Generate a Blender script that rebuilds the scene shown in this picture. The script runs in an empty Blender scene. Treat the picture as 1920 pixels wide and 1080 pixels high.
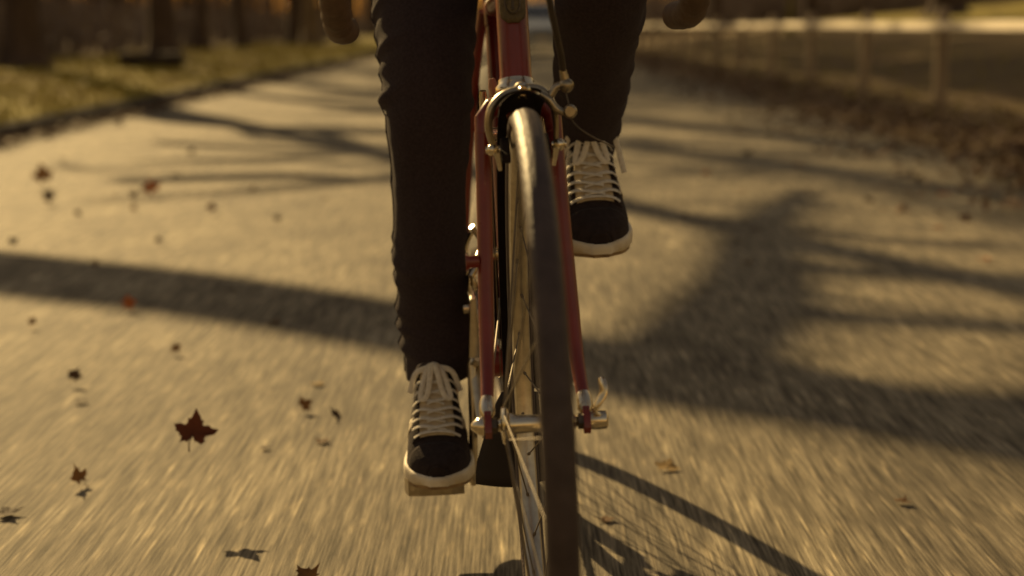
import bpy, math, random
import numpy as np
from mathutils import Vector, Matrix, noise as mnoise

R = math.radians
SC = bpy.context.scene
COL = SC.collection

# ------------------------------------------------------------------ camera, sky, sun, exposure
CAM_H, CAM_PITCH, FPX = 0.7617, 0.1768, 2751.0
cam_data = bpy.data.cameras.new('camera')
cam_data.sensor_width = 36.0
cam_data.lens = 36.0 * FPX / 1920.0
cam_data.clip_start = 0.05
cam_data.clip_end = 2000
cam_data.dof.use_dof = True
cam_data.dof.focus_distance = 1.83
cam_data.dof.aperture_fstop = 2.8
cam_data.dof.aperture_blades = 0
cam = bpy.data.objects.new('camera', cam_data)
COL.objects.link(cam)
cam.location = (0, 0, CAM_H)
cam.rotation_euler = (math.pi / 2 - CAM_PITCH, 0, 0)
SC.camera = cam

SUN_AZ = Vector((-0.45, 0.893, 0)).normalized()      # towards the sun, seen from above
SUN_EL = R(24.5)
world = bpy.data.worlds.new('World')
SC.world = world
world.use_nodes = True
wn = world.node_tree.nodes
wl = world.node_tree.links
bgn = wn['Background']
sky = wn.new('ShaderNodeTexSky')
sky.sky_type = 'NISHITA'
sky.sun_disc = False
sky.sun_elevation = SUN_EL
sky.sun_rotation = math.atan2(SUN_AZ.x, SUN_AZ.y)
sky.dust_density = 0.2
sky.air_density = 2.5
sky.ozone_density = 0.5
wl.new(sky.outputs[0], bgn.inputs[0])
bgn.inputs[1].default_value = 0.05

sun_data = bpy.data.lights.new('sun', 'SUN')
sun_data.energy = 4.6
sun_data.angle = R(0.55)
sun_data.color = (1.0, 0.99, 0.57)
sun = bpy.data.objects.new('sun', sun_data)
COL.objects.link(sun)
sdir = Vector((SUN_AZ.x * math.cos(SUN_EL), SUN_AZ.y * math.cos(SUN_EL), math.sin(SUN_EL)))
sun.rotation_euler = (-sdir).to_track_quat('-Z', 'Y').to_euler()
sun.location = (-8, 16, 12)

vs = SC.view_settings
vs.view_transform = 'Standard'
vs.look = 'None'
vs.gamma = 1.0
vs.use_curve_mapping = False
vs.exposure = 0.07
vs.use_white_balance = True
vs.white_balance_temperature = 10500
vs.white_balance_tint = 36
SC.render.engine = 'CYCLES'
SC.cycles.max_bounces = 6
SC.cycles.use_denoising = True
SC.cycles.sample_clamp_indirect = 6

# ------------------------------------------------------------------ helpers
def tag(o, label=None, cat=None, group=None, kind=None):
    if label: o['label'] = label
    if cat: o['category'] = cat
    if group: o['group'] = group
    if kind: o['kind'] = kind
    return o

def empty(name, loc=(0, 0, 0), parent=None, mat=None):
    o = bpy.data.objects.new(name, None)
    COL.objects.link(o)
    o.empty_display_size = 0.1
    if parent is not None: o.parent = parent
    if mat is not None: o.matrix_local = mat
    else: o.location = loc
    return o

def frames(P, up=(0, 0, 1)):
    """parallel transported frames along a polyline"""
    P = [Vector(p) for p in P]
    n = len(P)
    T = []
    for i in range(n):
        a = P[max(i - 1, 0)]; b = P[min(i + 1, n - 1)]
        t = (b - a)
        T.append(t.normalized() if t.length > 1e-9 else Vector((0, 0, 1)))
    u = Vector(up)
    if abs(u.dot(T[0])) > 0.95: u = Vector((1, 0, 0))
    N = (u - T[0] * u.dot(T[0])).normalized()
    out = []
    for i in range(n):
        N = (N - T[i] * N.dot(T[i]))
        N = N.normalized() if N.length > 1e-9 else T[i].orthogonal().normalized()
        out.append((P[i], T[i], N, T[i].cross(N)))
    return out

def spline(P, n):
    """Catmull-Rom through points (any dimension)"""
    P = np.array(P, float)
    Q = np.vstack([2 * P[0] - P[1], P, 2 * P[-1] - P[-2]])
    m = len(P) - 1
    out = []
    for k in range(n + 1):
        t = k / n * m
        i = min(int(t), m - 1); f = t - i
        a, b, c, d = Q[i], Q[i + 1], Q[i + 2], Q[i + 3]
        out.append(0.5 * ((2 * b) + (-a + c) * f + (2 * a - 5 * b + 4 * c - d) * f * f + (-a + 3 * b - 3 * c + d) * f ** 3))
    return np.array(out)

class MB:
    def __init__(self): self.v = []; self.f = []
    def tube(self, P, r, n=12, caps=True, up=(0, 0, 1), flat=1.0):
        """swept tube; r: one radius or a list; flat: scale of the section along the binormal"""
        F = frames(P, up); base = len(self.v); m = len(F)
        rs = r if hasattr(r, '__len__') else [r] * m
        for (p, t, a, b), q in zip(F, rs):
            for k in range(n):
                th = 2 * math.pi * k / n
                self.v.append(tuple(p + a * (math.cos(th) * q) + b * (math.sin(th) * q * flat)))
        for i in range(m - 1):
            for k in range(n):
                k2 = (k + 1) % n
                self.f.append((base + i * n + k, base + i * n + k2, base + (i + 1) * n + k2, base + (i + 1) * n + k))
        if caps:
            self.f.append(tuple(base + k for k in range(n))[::-1])
            self.f.append(tuple(base + (m - 1) * n + k for k in range(n)))
        return self
    def cyl(self, a, b, r, r2=None, n=16):
        return self.tube([a, b], [r, r if r2 is None else r2], n)
    def box(self, c, s, M=None):
        base = len(self.v); c = Vector(c)
        for dx in (-.5, .5):
            for dy in (-.5, .5):
                for dz in (-.5, .5):
                    p = Vector((dx * s[0], dy * s[1], dz * s[2]))
                    if M is not None: p = M @ p
                    self.v.append(tuple(c + p))
        for q in ((0, 1, 3, 2), (4, 6, 7, 5), (0, 4, 5, 1), (2, 3, 7, 6), (0, 2, 6, 4), (1, 5, 7, 3)):
            self.f.append(tuple(base + i for i in q))
        return self
    def revolve(self, prof, n=64, axis='y', c=(0, 0, 0), closed=False, a0=0.0, a1=None):
        """prof: (radius, axial) pairs turned about the axis through c"""
        base = len(self.v); m = len(prof)
        full = a1 is None
        steps = n if full else n + 1
        for k in range(steps):
            a = (2 * math.pi * k / n) if full else (a0 + (a1 - a0) * k / n)
            for r, y in prof:
                if axis == 'y': self.v.append((c[0] + r * math.cos(a), c[1] + y, c[2] + r * math.sin(a)))
                elif axis == 'z': self.v.append((c[0] + r * math.cos(a), c[1] + r * math.sin(a), c[2] + y))
                else: self.v.append((c[0] + y, c[1] + r * math.cos(a), c[2] + r * math.sin(a)))
        jm = m if closed else m - 1
        for k in range(n):
            k2 = (k + 1) % steps
            for j in range(jm):
                j2 = (j + 1) % m
                self.f.append((base + k * m + j, base + k * m + j2, base + k2 * m + j2, base + k2 * m + j))
        return self
    def sphere(self, c, r, n=12, m=8, s=(1, 1, 1)):
        prof = [(max(1e-5, r * math.sin(math.pi * j / m)), -r * math.cos(math.pi * j / m)) for j in range(m + 1)]
        b = len(self.v)
        self.revolve(prof, n, 'z', (0, 0, 0))
        for i in range(b, len(self.v)):
            p = self.v[i]; self.v[i] = (c[0] + p[0] * s[0], c[1] + p[1] * s[1], c[2] + p[2] * s[2])
        return self
    def grid(self, pts):
        """pts[i][j] -> quads"""
        b = len(self.v); m = len(pts); n = len(pts[0])
        for row in pts:
            for p in row: self.v.append(tuple(p))
        for i in range(m - 1):
            for j in range(n - 1):
                self.f.append((b + i * n + j, b + i * n + j + 1, b + (i + 1) * n + j + 1, b + (i + 1) * n + j))
        return self
    def slab(self, outline, thick, normal):
        """extruded planar polygon"""
        b = len(self.v); n = len(outline); d = Vector(normal).normalized() * thick
        for p in outline: self.v.append(tuple(Vector(p) - d * .5))
        for p in outline: self.v.append(tuple(Vector(p) + d * .5))
        self.f.append(tuple(range(b, b + n))[::-1]); self.f.append(tuple(range(b + n, b + 2 * n)))
        for i in range(n):
            j = (i + 1) % n
            self.f.append((b + i, b + j, b + n + j, b + n + i))
        return self
    def mesh(self, name, mat, smooth=True, angle=40):
        me = bpy.data.meshes.new(name)
        me.from_pydata(self.v, [], self.f)
        me.materials.append(mat)
        if smooth:
            me.polygons.foreach_set('use_smooth', [True] * len(me.polygons))
            me.update()
            try: me.set_sharp_from_angle(angle=R(angle))
            except Exception: pass
        me.update()
        return me
    def build(self, name, mat, parent=None, smooth=True, angle=40, fix=True):
        me = self.mesh(name, mat, smooth, angle)
        if fix:
            import bmesh
            bm = bmesh.new(); bm.from_mesh(me)
            bmesh.ops.recalc_face_normals(bm, faces=bm.faces)
            bm.to_mesh(me); bm.free()
        return link(name, me, parent)

def link(name, me, parent=None):
    o = bpy.data.objects.new(name, me)
    COL.objects.link(o)
    if parent is not None: o.parent = parent
    return o

def bevel(o, w=0.002, seg=2):
    m = o.modifiers.new('bevel', 'BEVEL'); m.width = w; m.segments = seg; m.limit_method = 'ANGLE'; m.angle_limit = R(35)
    return o

def at(px, py, Y):
    """world point on the plane y = Y under a pixel of the 1920 x 1080 frame"""
    c, s = math.cos(CAM_PITCH), math.sin(CAM_PITCH)
    d = Vector(((px - 960) / FPX, c + s * (540 - py) / FPX, -s + c * (540 - py) / FPX))
    return Vector((0, 0, CAM_H)) + d * (Y / d.y)

def on_ground(px, py, z=0.0):
    c, s = math.cos(CAM_PITCH), math.sin(CAM_PITCH)
    d = Vector(((px - 960) / FPX, c + s * (540 - py) / FPX, -s + c * (540 - py) / FPX))
    return Vector((0, 0, CAM_H)) + d * ((z - CAM_H) / d.z)

# ------------------------------------------------------------------ materials
def mat(name, c1, c2=None, rough=0.6, metal=0.0, scale=20.0, bump=0.0, bscale=None, spec=0.5, coat=0.0,
        stretch=(1, 1, 1), lo=0.35, hi=0.65, rvar=0.0, sheen=0.0, trans=0.0):
    m = bpy.data.materials.new(name); m.use_nodes = True
    nt = m.node_tree; N = nt.nodes; L = nt.links
    b = N['Principled BSDF']
    b.inputs['Roughness'].default_value = rough
    b.inputs['Metallic'].default_value = metal
    b.inputs['Specular IOR Level'].default_value = spec
    b.inputs['Coat Weight'].default_value = coat
    b.inputs['Coat Roughness'].default_value = 0.12
    if sheen: b.inputs['Sheen Weight'].default_value = sheen
    if trans: b.inputs['Transmission Weight'].default_value = trans
    tc = N.new('ShaderNodeTexCoord'); mp = N.new('ShaderNodeMapping')
    mp.inputs['Scale'].default_value = stretch
    L.new(tc.outputs['Object'], mp.inputs[0])
    nz = N.new('ShaderNodeTexNoise'); nz.inputs['Scale'].default_value = scale
    nz.inputs['Detail'].default_value = 5
    L.new(mp.outputs[0], nz.inputs['Vector'])
    rp = N.new('ShaderNodeValToRGB')
    rp.color_ramp.elements[0].position = lo; rp.color_ramp.elements[1].position = hi
    c2 = c2 or tuple(x * 0.75 for x in c1)
    rp.color_ramp.elements[0].color = (*c2, 1); rp.color_ramp.elements[1].color = (*c1, 1)
    L.new(nz.outputs['Fac'], rp.inputs[0]); L.new(rp.outputs[0], b.inputs['Base Color'])
    if rvar:
        mr = N.new('ShaderNodeMapRange')
        mr.inputs['To Min'].default_value = max(0.03, rough - rvar); mr.inputs['To Max'].default_value = rough + rvar
        n3 = N.new('ShaderNodeTexNoise'); n3.inputs['Scale'].default_value = scale * 2.3
        L.new(mp.outputs[0], n3.inputs['Vector'])
        L.new(n3.outputs['Fac'], mr.inputs['Value']); L.new(mr.outputs[0], b.inputs['Roughness'])
    if bump:
        n2 = N.new('ShaderNodeTexNoise'); n2.inputs['Scale'].default_value = bscale or scale * 3
        n2.inputs['Detail'].default_value = 6
        L.new(mp.outputs[0], n2.inputs['Vector'])
        bp = N.new('ShaderNodeBump'); bp.inputs['Strength'].default_value = bump; bp.inputs['Distance'].default_value = 0.01
        L.new(n2.outputs['Fac'], bp.inputs['Height']); L.new(bp.outputs[0], b.inputs['Normal'])
    return m

M = {}
M['red'] = mat('red_paint', (0.235, 0.025, 0.021), (0.17, 0.018, 0.015), 0.34, 0, 22, coat=0.4, rvar=.12, bump=.04, bscale=90)
M['chrome'] = mat('chrome', (0.80, 0.71, 0.58), (0.64, 0.55, 0.44), 0.2, 1.0, 60, rvar=.1)
M['alloy'] = mat('alloy', (0.62, 0.55, 0.45), (0.50, 0.43, 0.35), 0.36, 1.0, 80, rvar=.1)
M['steel'] = mat('steel_wire', (0.20, 0.16, 0.125), (0.13, 0.105, 0.08), 0.65, 0.4, 50)
M['dark_steel'] = mat('oily_steel', (0.16, 0.13, 0.11), (0.08, 0.065, 0.055), 0.42, 1.0, 90, rvar=.1)
M['rubber'] = mat('tyre_rubber', (0.082, 0.060, 0.062), (0.058, 0.042, 0.044), 0.47, 0, 40, bump=.2, bscale=260, spec=.28, rvar=.06)
M['black'] = mat('black_plastic', (0.026, 0.018, 0.020), (0.019, 0.013, 0.015), 0.8, 0, 40, rvar=.05, spec=.15)
M['flap'] = mat('black_flap', (0.026, 0.018, 0.020), (0.020, 0.014, 0.015), 0.75, 0, 40)
M['leather'] = mat('brown_leather_tape', (0.115, 0.066, 0.045), (0.075, 0.042, 0.029), 0.6, 0, 60, bump=.3)
M['badge'] = mat('bronze_badge', (0.16, 0.12, 0.07), (0.10, 0.075, 0.045), 0.5, 0.6, 150, bump=.3)
M['gum'] = mat('pink_brown_rubber', (0.34, 0.16, 0.12), (0.25, 0.11, 0.08), 0.55, 0, 60)
M['cable'] = mat('cable_housing', (0.05, 0.035, 0.028), (0.035, 0.025, 0.02), 0.45, 0, 60)
M['brake'] = mat('brake_alloy', (0.46, 0.40, 0.32), (0.33, 0.28, 0.22), 0.36, 1.0, 70, rvar=.12)
M['denim'] = mat('black_denim', (0.050, 0.037, 0.046), (0.037, 0.027, 0.034), 0.9, 0, 240, bump=.3, bscale=900, spec=.08, sheen=.05)
M['suede'] = mat('black_suede', (0.040, 0.029, 0.032), (0.029, 0.021, 0.023), 0.92, 0, 120, bump=.3, bscale=500, spec=.1, sheen=.05)
M['sole'] = mat('worn_white_rubber', (0.76, 0.69, 0.58), (0.56, 0.47, 0.36), 0.65, 0, 28, bump=.15, lo=.3, hi=.6)
M['outsole'] = mat('tan_outsole', (0.36, 0.24, 0.14), (0.22, 0.14, 0.08), 0.8, 0, 60)
M['lace'] = mat('cream_lace', (0.90, 0.84, 0.75), (0.76, 0.70, 0.61), 0.9, 0, 160, bump=.4, bscale=900, spec=.2)
M['tongue'] = mat('grey_tongue', (0.66, 0.56, 0.43), (0.52, 0.43, 0.33), 0.95, 0, 90, bump=.2)
M['skin'] = mat('skin', (0.45, 0.27, 0.19), (0.40, 0.23, 0.16), 0.5, 0, 30)
M['wool'] = mat('dark_jumper', (0.035, 0.028, 0.026), (0.025, 0.02, 0.018), 0.9, 0, 60, bump=.3)
M['hair'] = mat('brown_hair', (0.05, 0.03, 0.018), (0.03, 0.018, 0.01), 0.6, 0, 80, bump=.4, stretch=(1, 1, .1))
M['bark'] = mat('bark', (0.10, 0.068, 0.058), (0.058, 0.039, 0.033), 0.9, 0, 9, bump=.8, bscale=22, stretch=(1, 1, .25), spec=.2)
M['bark_pale'] = mat('pale_bark', (0.24, 0.17, 0.11), (0.13, 0.09, 0.06), 0.9, 0, 7, bump=.6, bscale=18, stretch=(1, 1, .3), spec=.2)
M['bark_sunlit'] = mat('sunlit_bark', (0.22, 0.18, 0.05), (0.12, 0.10, 0.03), 0.9, 0, 7, bump=.6, spec=.2)  # yellow tone paints sunlight into the bark of the thin far trunk
M['twig'] = mat('twig', (0.075, 0.05, 0.035), (0.05, 0.033, 0.024), 0.9, 0, 6, spec=.2)
M['brush'] = mat('dry_brush', (0.23, 0.185, 0.17), (0.14, 0.11, 0.10), 0.95, 0, .7, spec=.1)
M['grass'] = mat('grass_blades', (0.37, 0.305, 0.075), (0.28, 0.22, 0.06), 0.8, 0, .8, spec=.2)
M['wood_rail'] = mat('weathered_rail', (0.90, 0.82, 0.70), (0.76, 0.67, 0.56), 0.8, 0, 4, bump=.4, stretch=(6, .5, 6), lo=.3, hi=.7)
M['wood_post'] = mat('weathered_post', (0.38, 0.29, 0.21), (0.26, 0.195, 0.14), 0.85, 0, 4, bump=.4, stretch=(6, 6, .6))
M['log'] = mat('dark_log', (0.05, 0.032, 0.024), (0.028, 0.018, 0.014), 0.9, 0, 6, bump=.6)
M['kerb'] = mat('kerb_stone', (0.060, 0.042, 0.032), (0.035, 0.025, 0.02), 0.9, 0, 6, bump=.5)
def leaf_mat(name, c1, c2):
    m = mat(name, c1, c2, 0.7, 0, 60, spec=.2, bump=.3)
    nt = m.node_tree; N = nt.nodes; L = nt.links
    out = [n for n in N if n.type == 'OUTPUT_MATERIAL'][0]; b = N['Principled BSDF']
    t = N.new('ShaderNodeBsdfTranslucent'); mx = N.new('ShaderNodeMixShader'); mx.inputs[0].default_value = .22
    src = b.inputs['Base Color'].links[0].from_socket
    L.new(src, t.inputs['Color']); L.new(b.outputs[0], mx.inputs[1]); L.new(t.outputs[0], mx.inputs[2]); L.new(mx.outputs[0], out.inputs['Surface'])
    return m
LEAF_MATS = [
    leaf_mat('leaf_dark_red', (0.115, 0.032, 0.018), (0.065, 0.020, 0.013)),
    leaf_mat('leaf_brown', (0.20, 0.095, 0.042), (0.11, 0.052, 0.026)),
    leaf_mat('leaf_orange', (0.42, 0.12, 0.04), (0.27, 0.075, 0.03)),
    leaf_mat('leaf_tan', (0.50, 0.33, 0.15), (0.36, 0.22, 0.10)),
    leaf_mat('leaf_black_brown', (0.075, 0.040, 0.027), (0.045, 0.025, 0.018)),
]

def road_material():
    m = bpy.data.materials.new('dry_asphalt'); m.use_nodes = True
    nt = m.node_tree; N = nt.nodes; L = nt.links
    b = N['Principled BSDF']; b.inputs['Roughness'].default_value = 0.82
    b.inputs['Specular IOR Level'].default_value = 0.35
    tc = N.new('ShaderNodeTexCoord')
    def nz(scale, st, det=4, rough=.55):
        mp = N.new('ShaderNodeMapping'); mp.inputs['Scale'].default_value = st
        L.new(tc.outputs['Object'], mp.inputs[0])
        n = N.new('ShaderNodeTexNoise'); n.inputs['Scale'].default_value = scale
        n.inputs['Detail'].default_value = det; n.inputs['Roughness'].default_value = rough
        L.new(mp.outputs[0], n.inputs['Vector']); return n
    fine = nz(1.0, (190, 5.5, 1), 3, .65)        # fine drag texture along the lane
    mid = nz(1.0, (38, 3.2, 1), 4, .6)
    broad = nz(1.0, (0.9, 0.55, 1), 5, .6)
    grit = nz(1.0, (420, 260, 1), 2, .5)
    def ramp(src, p0, c0, p1, c1):
        r = N.new('ShaderNodeValToRGB'); e = r.color_ramp.elements
        e[0].position, e[1].position = p0, p1; e[0].color = (*c0, 1); e[1].color = (*c1, 1)
        L.new(src.outputs['Fac'], r.inputs[0]); return r
    base = ramp(broad, .32, (.160, .134, .102), .66, (.285, .243, .184))
    f = ramp(fine, .34, (.24, .22, .21), .68, (1.76, 1.76, 1.72))
    g = ramp(mid, .30, (.52, .51, .50), .70, (1.40, 1.40, 1.38))
    h = ramp(grit, .25, (.80, .79, .78), .75, (1.15, 1.15, 1.15))
    fleck = nz(1.0, (85, 9.0, 1), 2, .5)
    k = ramp(fleck, .56, (.94, .94, .94), .72, (1.75, 1.70, 1.60))
    blot = nz(1.0, (3.6, 1.5, 1), 5, .65)
    q = ramp(blot, .36, (.62, .61, .62), .60, (1.12, 1.12, 1.11))
    cur = base.outputs[0]
    for r in (f, g, h, k, q):
        mx = N.new('ShaderNodeMix'); mx.data_type = 'RGBA'; mx.blend_type = 'MULTIPLY'; mx.clamp_result = False
        mx.inputs[0].default_value = 1.0
        L.new(cur, mx.inputs[6]); L.new(r.outputs[0], mx.inputs[7]); cur = mx.outputs[2]
    L.new(cur, b.inputs['Base Color'])
    ad = N.new('ShaderNodeMath'); ad.operation = 'ADD'
    L.new(fine.outputs['Fac'], ad.inputs[0]); L.new(grit.outputs['Fac'], ad.inputs[1])
    bp = N.new('ShaderNodeBump'); bp.inputs['Strength'].default_value = .35; bp.inputs['Distance'].default_value = .004
    L.new(ad.outputs[0], bp.inputs['Height']); L.new(bp.outputs[0], b.inputs['Normal'])
    return m
M['road'] = road_material()

def ground_material():
    m = bpy.data.materials.new('leafy_grass_ground'); m.use_nodes = True
    nt = m.node_tree; N = nt.nodes; L = nt.links
    b = N['Principled BSDF']; b.inputs['Roughness'].default_value = 0.95; b.inputs['Specular IOR Level'].default_value = .15
    tc = N.new('ShaderNodeTexCoord')
    a = N.new('ShaderNodeTexNoise'); a.inputs['Scale'].default_value = .55; a.inputs['Detail'].default_value = 6
    L.new(tc.outputs['Object'], a.inputs['Vector'])
    r = N.new('ShaderNodeValToRGB'); cr = r.color_ramp
    cr.elements[0].position = .30; cr.elements[0].color = (.150, .085, .042, 1)
    cr.elements[1].position = .70; cr.elements[1].color = (.35, .30, .075, 1)
    e = cr.elements.new(.5); e.color = (.29, .235, .07, 1)
    L.new(a.outputs['Fac'], r.inputs[0])
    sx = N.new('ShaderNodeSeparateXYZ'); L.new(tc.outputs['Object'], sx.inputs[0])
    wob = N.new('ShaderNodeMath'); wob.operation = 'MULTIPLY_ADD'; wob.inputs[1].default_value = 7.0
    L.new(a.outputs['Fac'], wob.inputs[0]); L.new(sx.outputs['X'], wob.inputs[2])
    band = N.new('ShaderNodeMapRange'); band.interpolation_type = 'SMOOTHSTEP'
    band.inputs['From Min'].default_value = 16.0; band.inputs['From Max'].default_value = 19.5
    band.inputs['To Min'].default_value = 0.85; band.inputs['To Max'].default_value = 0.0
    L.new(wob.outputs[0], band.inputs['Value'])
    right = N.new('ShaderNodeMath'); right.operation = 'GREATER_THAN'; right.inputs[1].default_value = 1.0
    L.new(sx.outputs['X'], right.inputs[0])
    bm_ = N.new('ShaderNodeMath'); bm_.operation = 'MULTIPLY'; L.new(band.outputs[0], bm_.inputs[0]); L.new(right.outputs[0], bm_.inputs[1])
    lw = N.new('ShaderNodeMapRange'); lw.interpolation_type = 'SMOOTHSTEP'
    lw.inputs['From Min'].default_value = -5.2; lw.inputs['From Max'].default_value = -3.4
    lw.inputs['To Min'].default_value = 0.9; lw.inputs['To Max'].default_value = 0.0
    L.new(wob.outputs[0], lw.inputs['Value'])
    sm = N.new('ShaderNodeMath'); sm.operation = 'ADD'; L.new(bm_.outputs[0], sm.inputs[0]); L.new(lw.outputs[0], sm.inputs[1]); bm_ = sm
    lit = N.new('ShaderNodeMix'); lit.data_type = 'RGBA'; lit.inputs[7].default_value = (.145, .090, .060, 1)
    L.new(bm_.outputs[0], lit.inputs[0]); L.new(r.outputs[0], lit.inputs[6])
    v = N.new('ShaderNodeTexNoise'); v.inputs['Scale'].default_value = 14; v.inputs['Detail'].default_value = 4
    L.new(tc.outputs['Object'], v.inputs['Vector'])
    r2 = N.new('ShaderNodeValToRGB'); r2.color_ramp.elements[0].position = .3; r2.color_ramp.elements[1].position = .7
    r2.color_ramp.elements[0].color = (.6, .58, .55, 1); r2.color_ramp.elements[1].color = (1.25, 1.25, 1.2, 1)
    L.new(v.outputs['Fac'], r2.inputs[0])
    mx = N.new('ShaderNodeMix'); mx.data_type = 'RGBA'; mx.blend_type = 'MULTIPLY'; mx.clamp_result = False; mx.inputs[0].default_value = 1
    L.new(lit.outputs[2], mx.inputs[6]); L.new(r2.outputs[0], mx.inputs[7]); L.new(mx.outputs[2], b.inputs['Base Color'])
    bp = N.new('ShaderNodeBump'); bp.inputs['Strength'].default_value = .6; bp.inputs['Distance'].default_value = .05
    L.new(v.outputs['Fac'], bp.inputs['Height']); L.new(bp.outputs[0], b.inputs['Normal'])
    return m
M['ground'] = ground_material()

# ------------------------------------------------------------------ ground, road, kerb
ROAD_L, ROAD_R = -3.45, 2.68

def nz2(x, y, s, seed=0.0): return mnoise.noise(Vector((x * s, y * s, seed)))

def road_edge(y): return ROAD_R + 0.05 + 0.16 * nz2(0, y, .55, 4.0) + .08 * nz2(0, y, 2.1, 9.0)

def ground_z(x, y):
    if ROAD_L - .02 <= x <= ROAD_R + .10: return -0.05
    if x < ROAD_L:
        d = ROAD_L - x
        z = .10 + .02 * min(d, 3)
        if d > 4.5: z += (d - 4.5) * .065
        return z + .03 * nz2(x, y, .6, 1.0) + .02 * nz2(x, y, 1.7, 2.0)
    d = x - ROAD_R
    z = .012 + .02 * min(d, 1.0) + .02 * min(max(d - .1, 0), 1) * (1 + nz2(x, y, 1.2, 3.0))
    if d > 2.5: z += (d - 2.5) * .092 * (1 + .12 * nz2(x, y, .05, 6.0))
    return z + (.05 * nz2(x, y, .35, 5.0) if d > 1.5 else 0)

def make_ground():
    xs = np.unique(np.round(np.concatenate([
        np.linspace(-420, -40, 20), np.linspace(-40, -12, 20), np.linspace(-12, -3.6, 43), [-3.58, -3.47, -3.46],
        np.linspace(-3.4, 2.5, 6), np.linspace(2.6, 6, 35), np.linspace(6, 40, 60), np.linspace(40, 420, 20)]), 3))
    ys = np.concatenate([np.linspace(-60, 4, 14), np.linspace(4.3, 40, 120), np.linspace(40.8, 120, 90), np.linspace(125, 700, 24)])
    b = MB()
    b.grid([[(x, y, ground_z(x, y)) for y in ys] for x in xs])
    return tag(b.build('ground', M['ground']), 'leaf strewn grassy ground on both sides of the road', kind='structure')
make_ground()

def make_road():
    b = MB()
    ys = list(np.linspace(-60, 0, 16)) + list(np.linspace(.5, 60, 160)) + list(np.linspace(62, 700, 60))
    b.grid([[(ROAD_L, y, 0), (-2, y, .012), (0, y, 0.02), (1.5, y, .012), (road_edge(y) - .05, y, 0.002), (road_edge(y) + .14, y, -.02)] for y in ys])
    # crown of the road is kept flat under the bicycle
    b.v = [(x, y, z - .02) for x, y, z in b.v]
    return tag(b.build('road', M['road']), 'worn pale asphalt park road with long shadows', kind='structure')
make_road()

def make_kerb():
    b = MB()
    ys = np.linspace(-30, 160, 260)
    rows = []
    for y in ys:
        w = .012 * nz2(1, y, 1.3, 7.0); t = .012 * nz2(3, y, 2.0, 8.0)
        rows.append([(ROAD_L + .012 + w * .3, y, -.06), (ROAD_L + .008 + w, y, .05), (ROAD_L - .02 + w, y, .088 + t), (ROAD_L - .05 + w, y, .10 + t), (ROAD_L - .10, y, .05)])
    b.grid(rows)
    return tag(b.build('kerb', M['kerb'], angle=60), 'low dark kerb edging the grass verge', kind='structure')
make_kerb()

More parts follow.
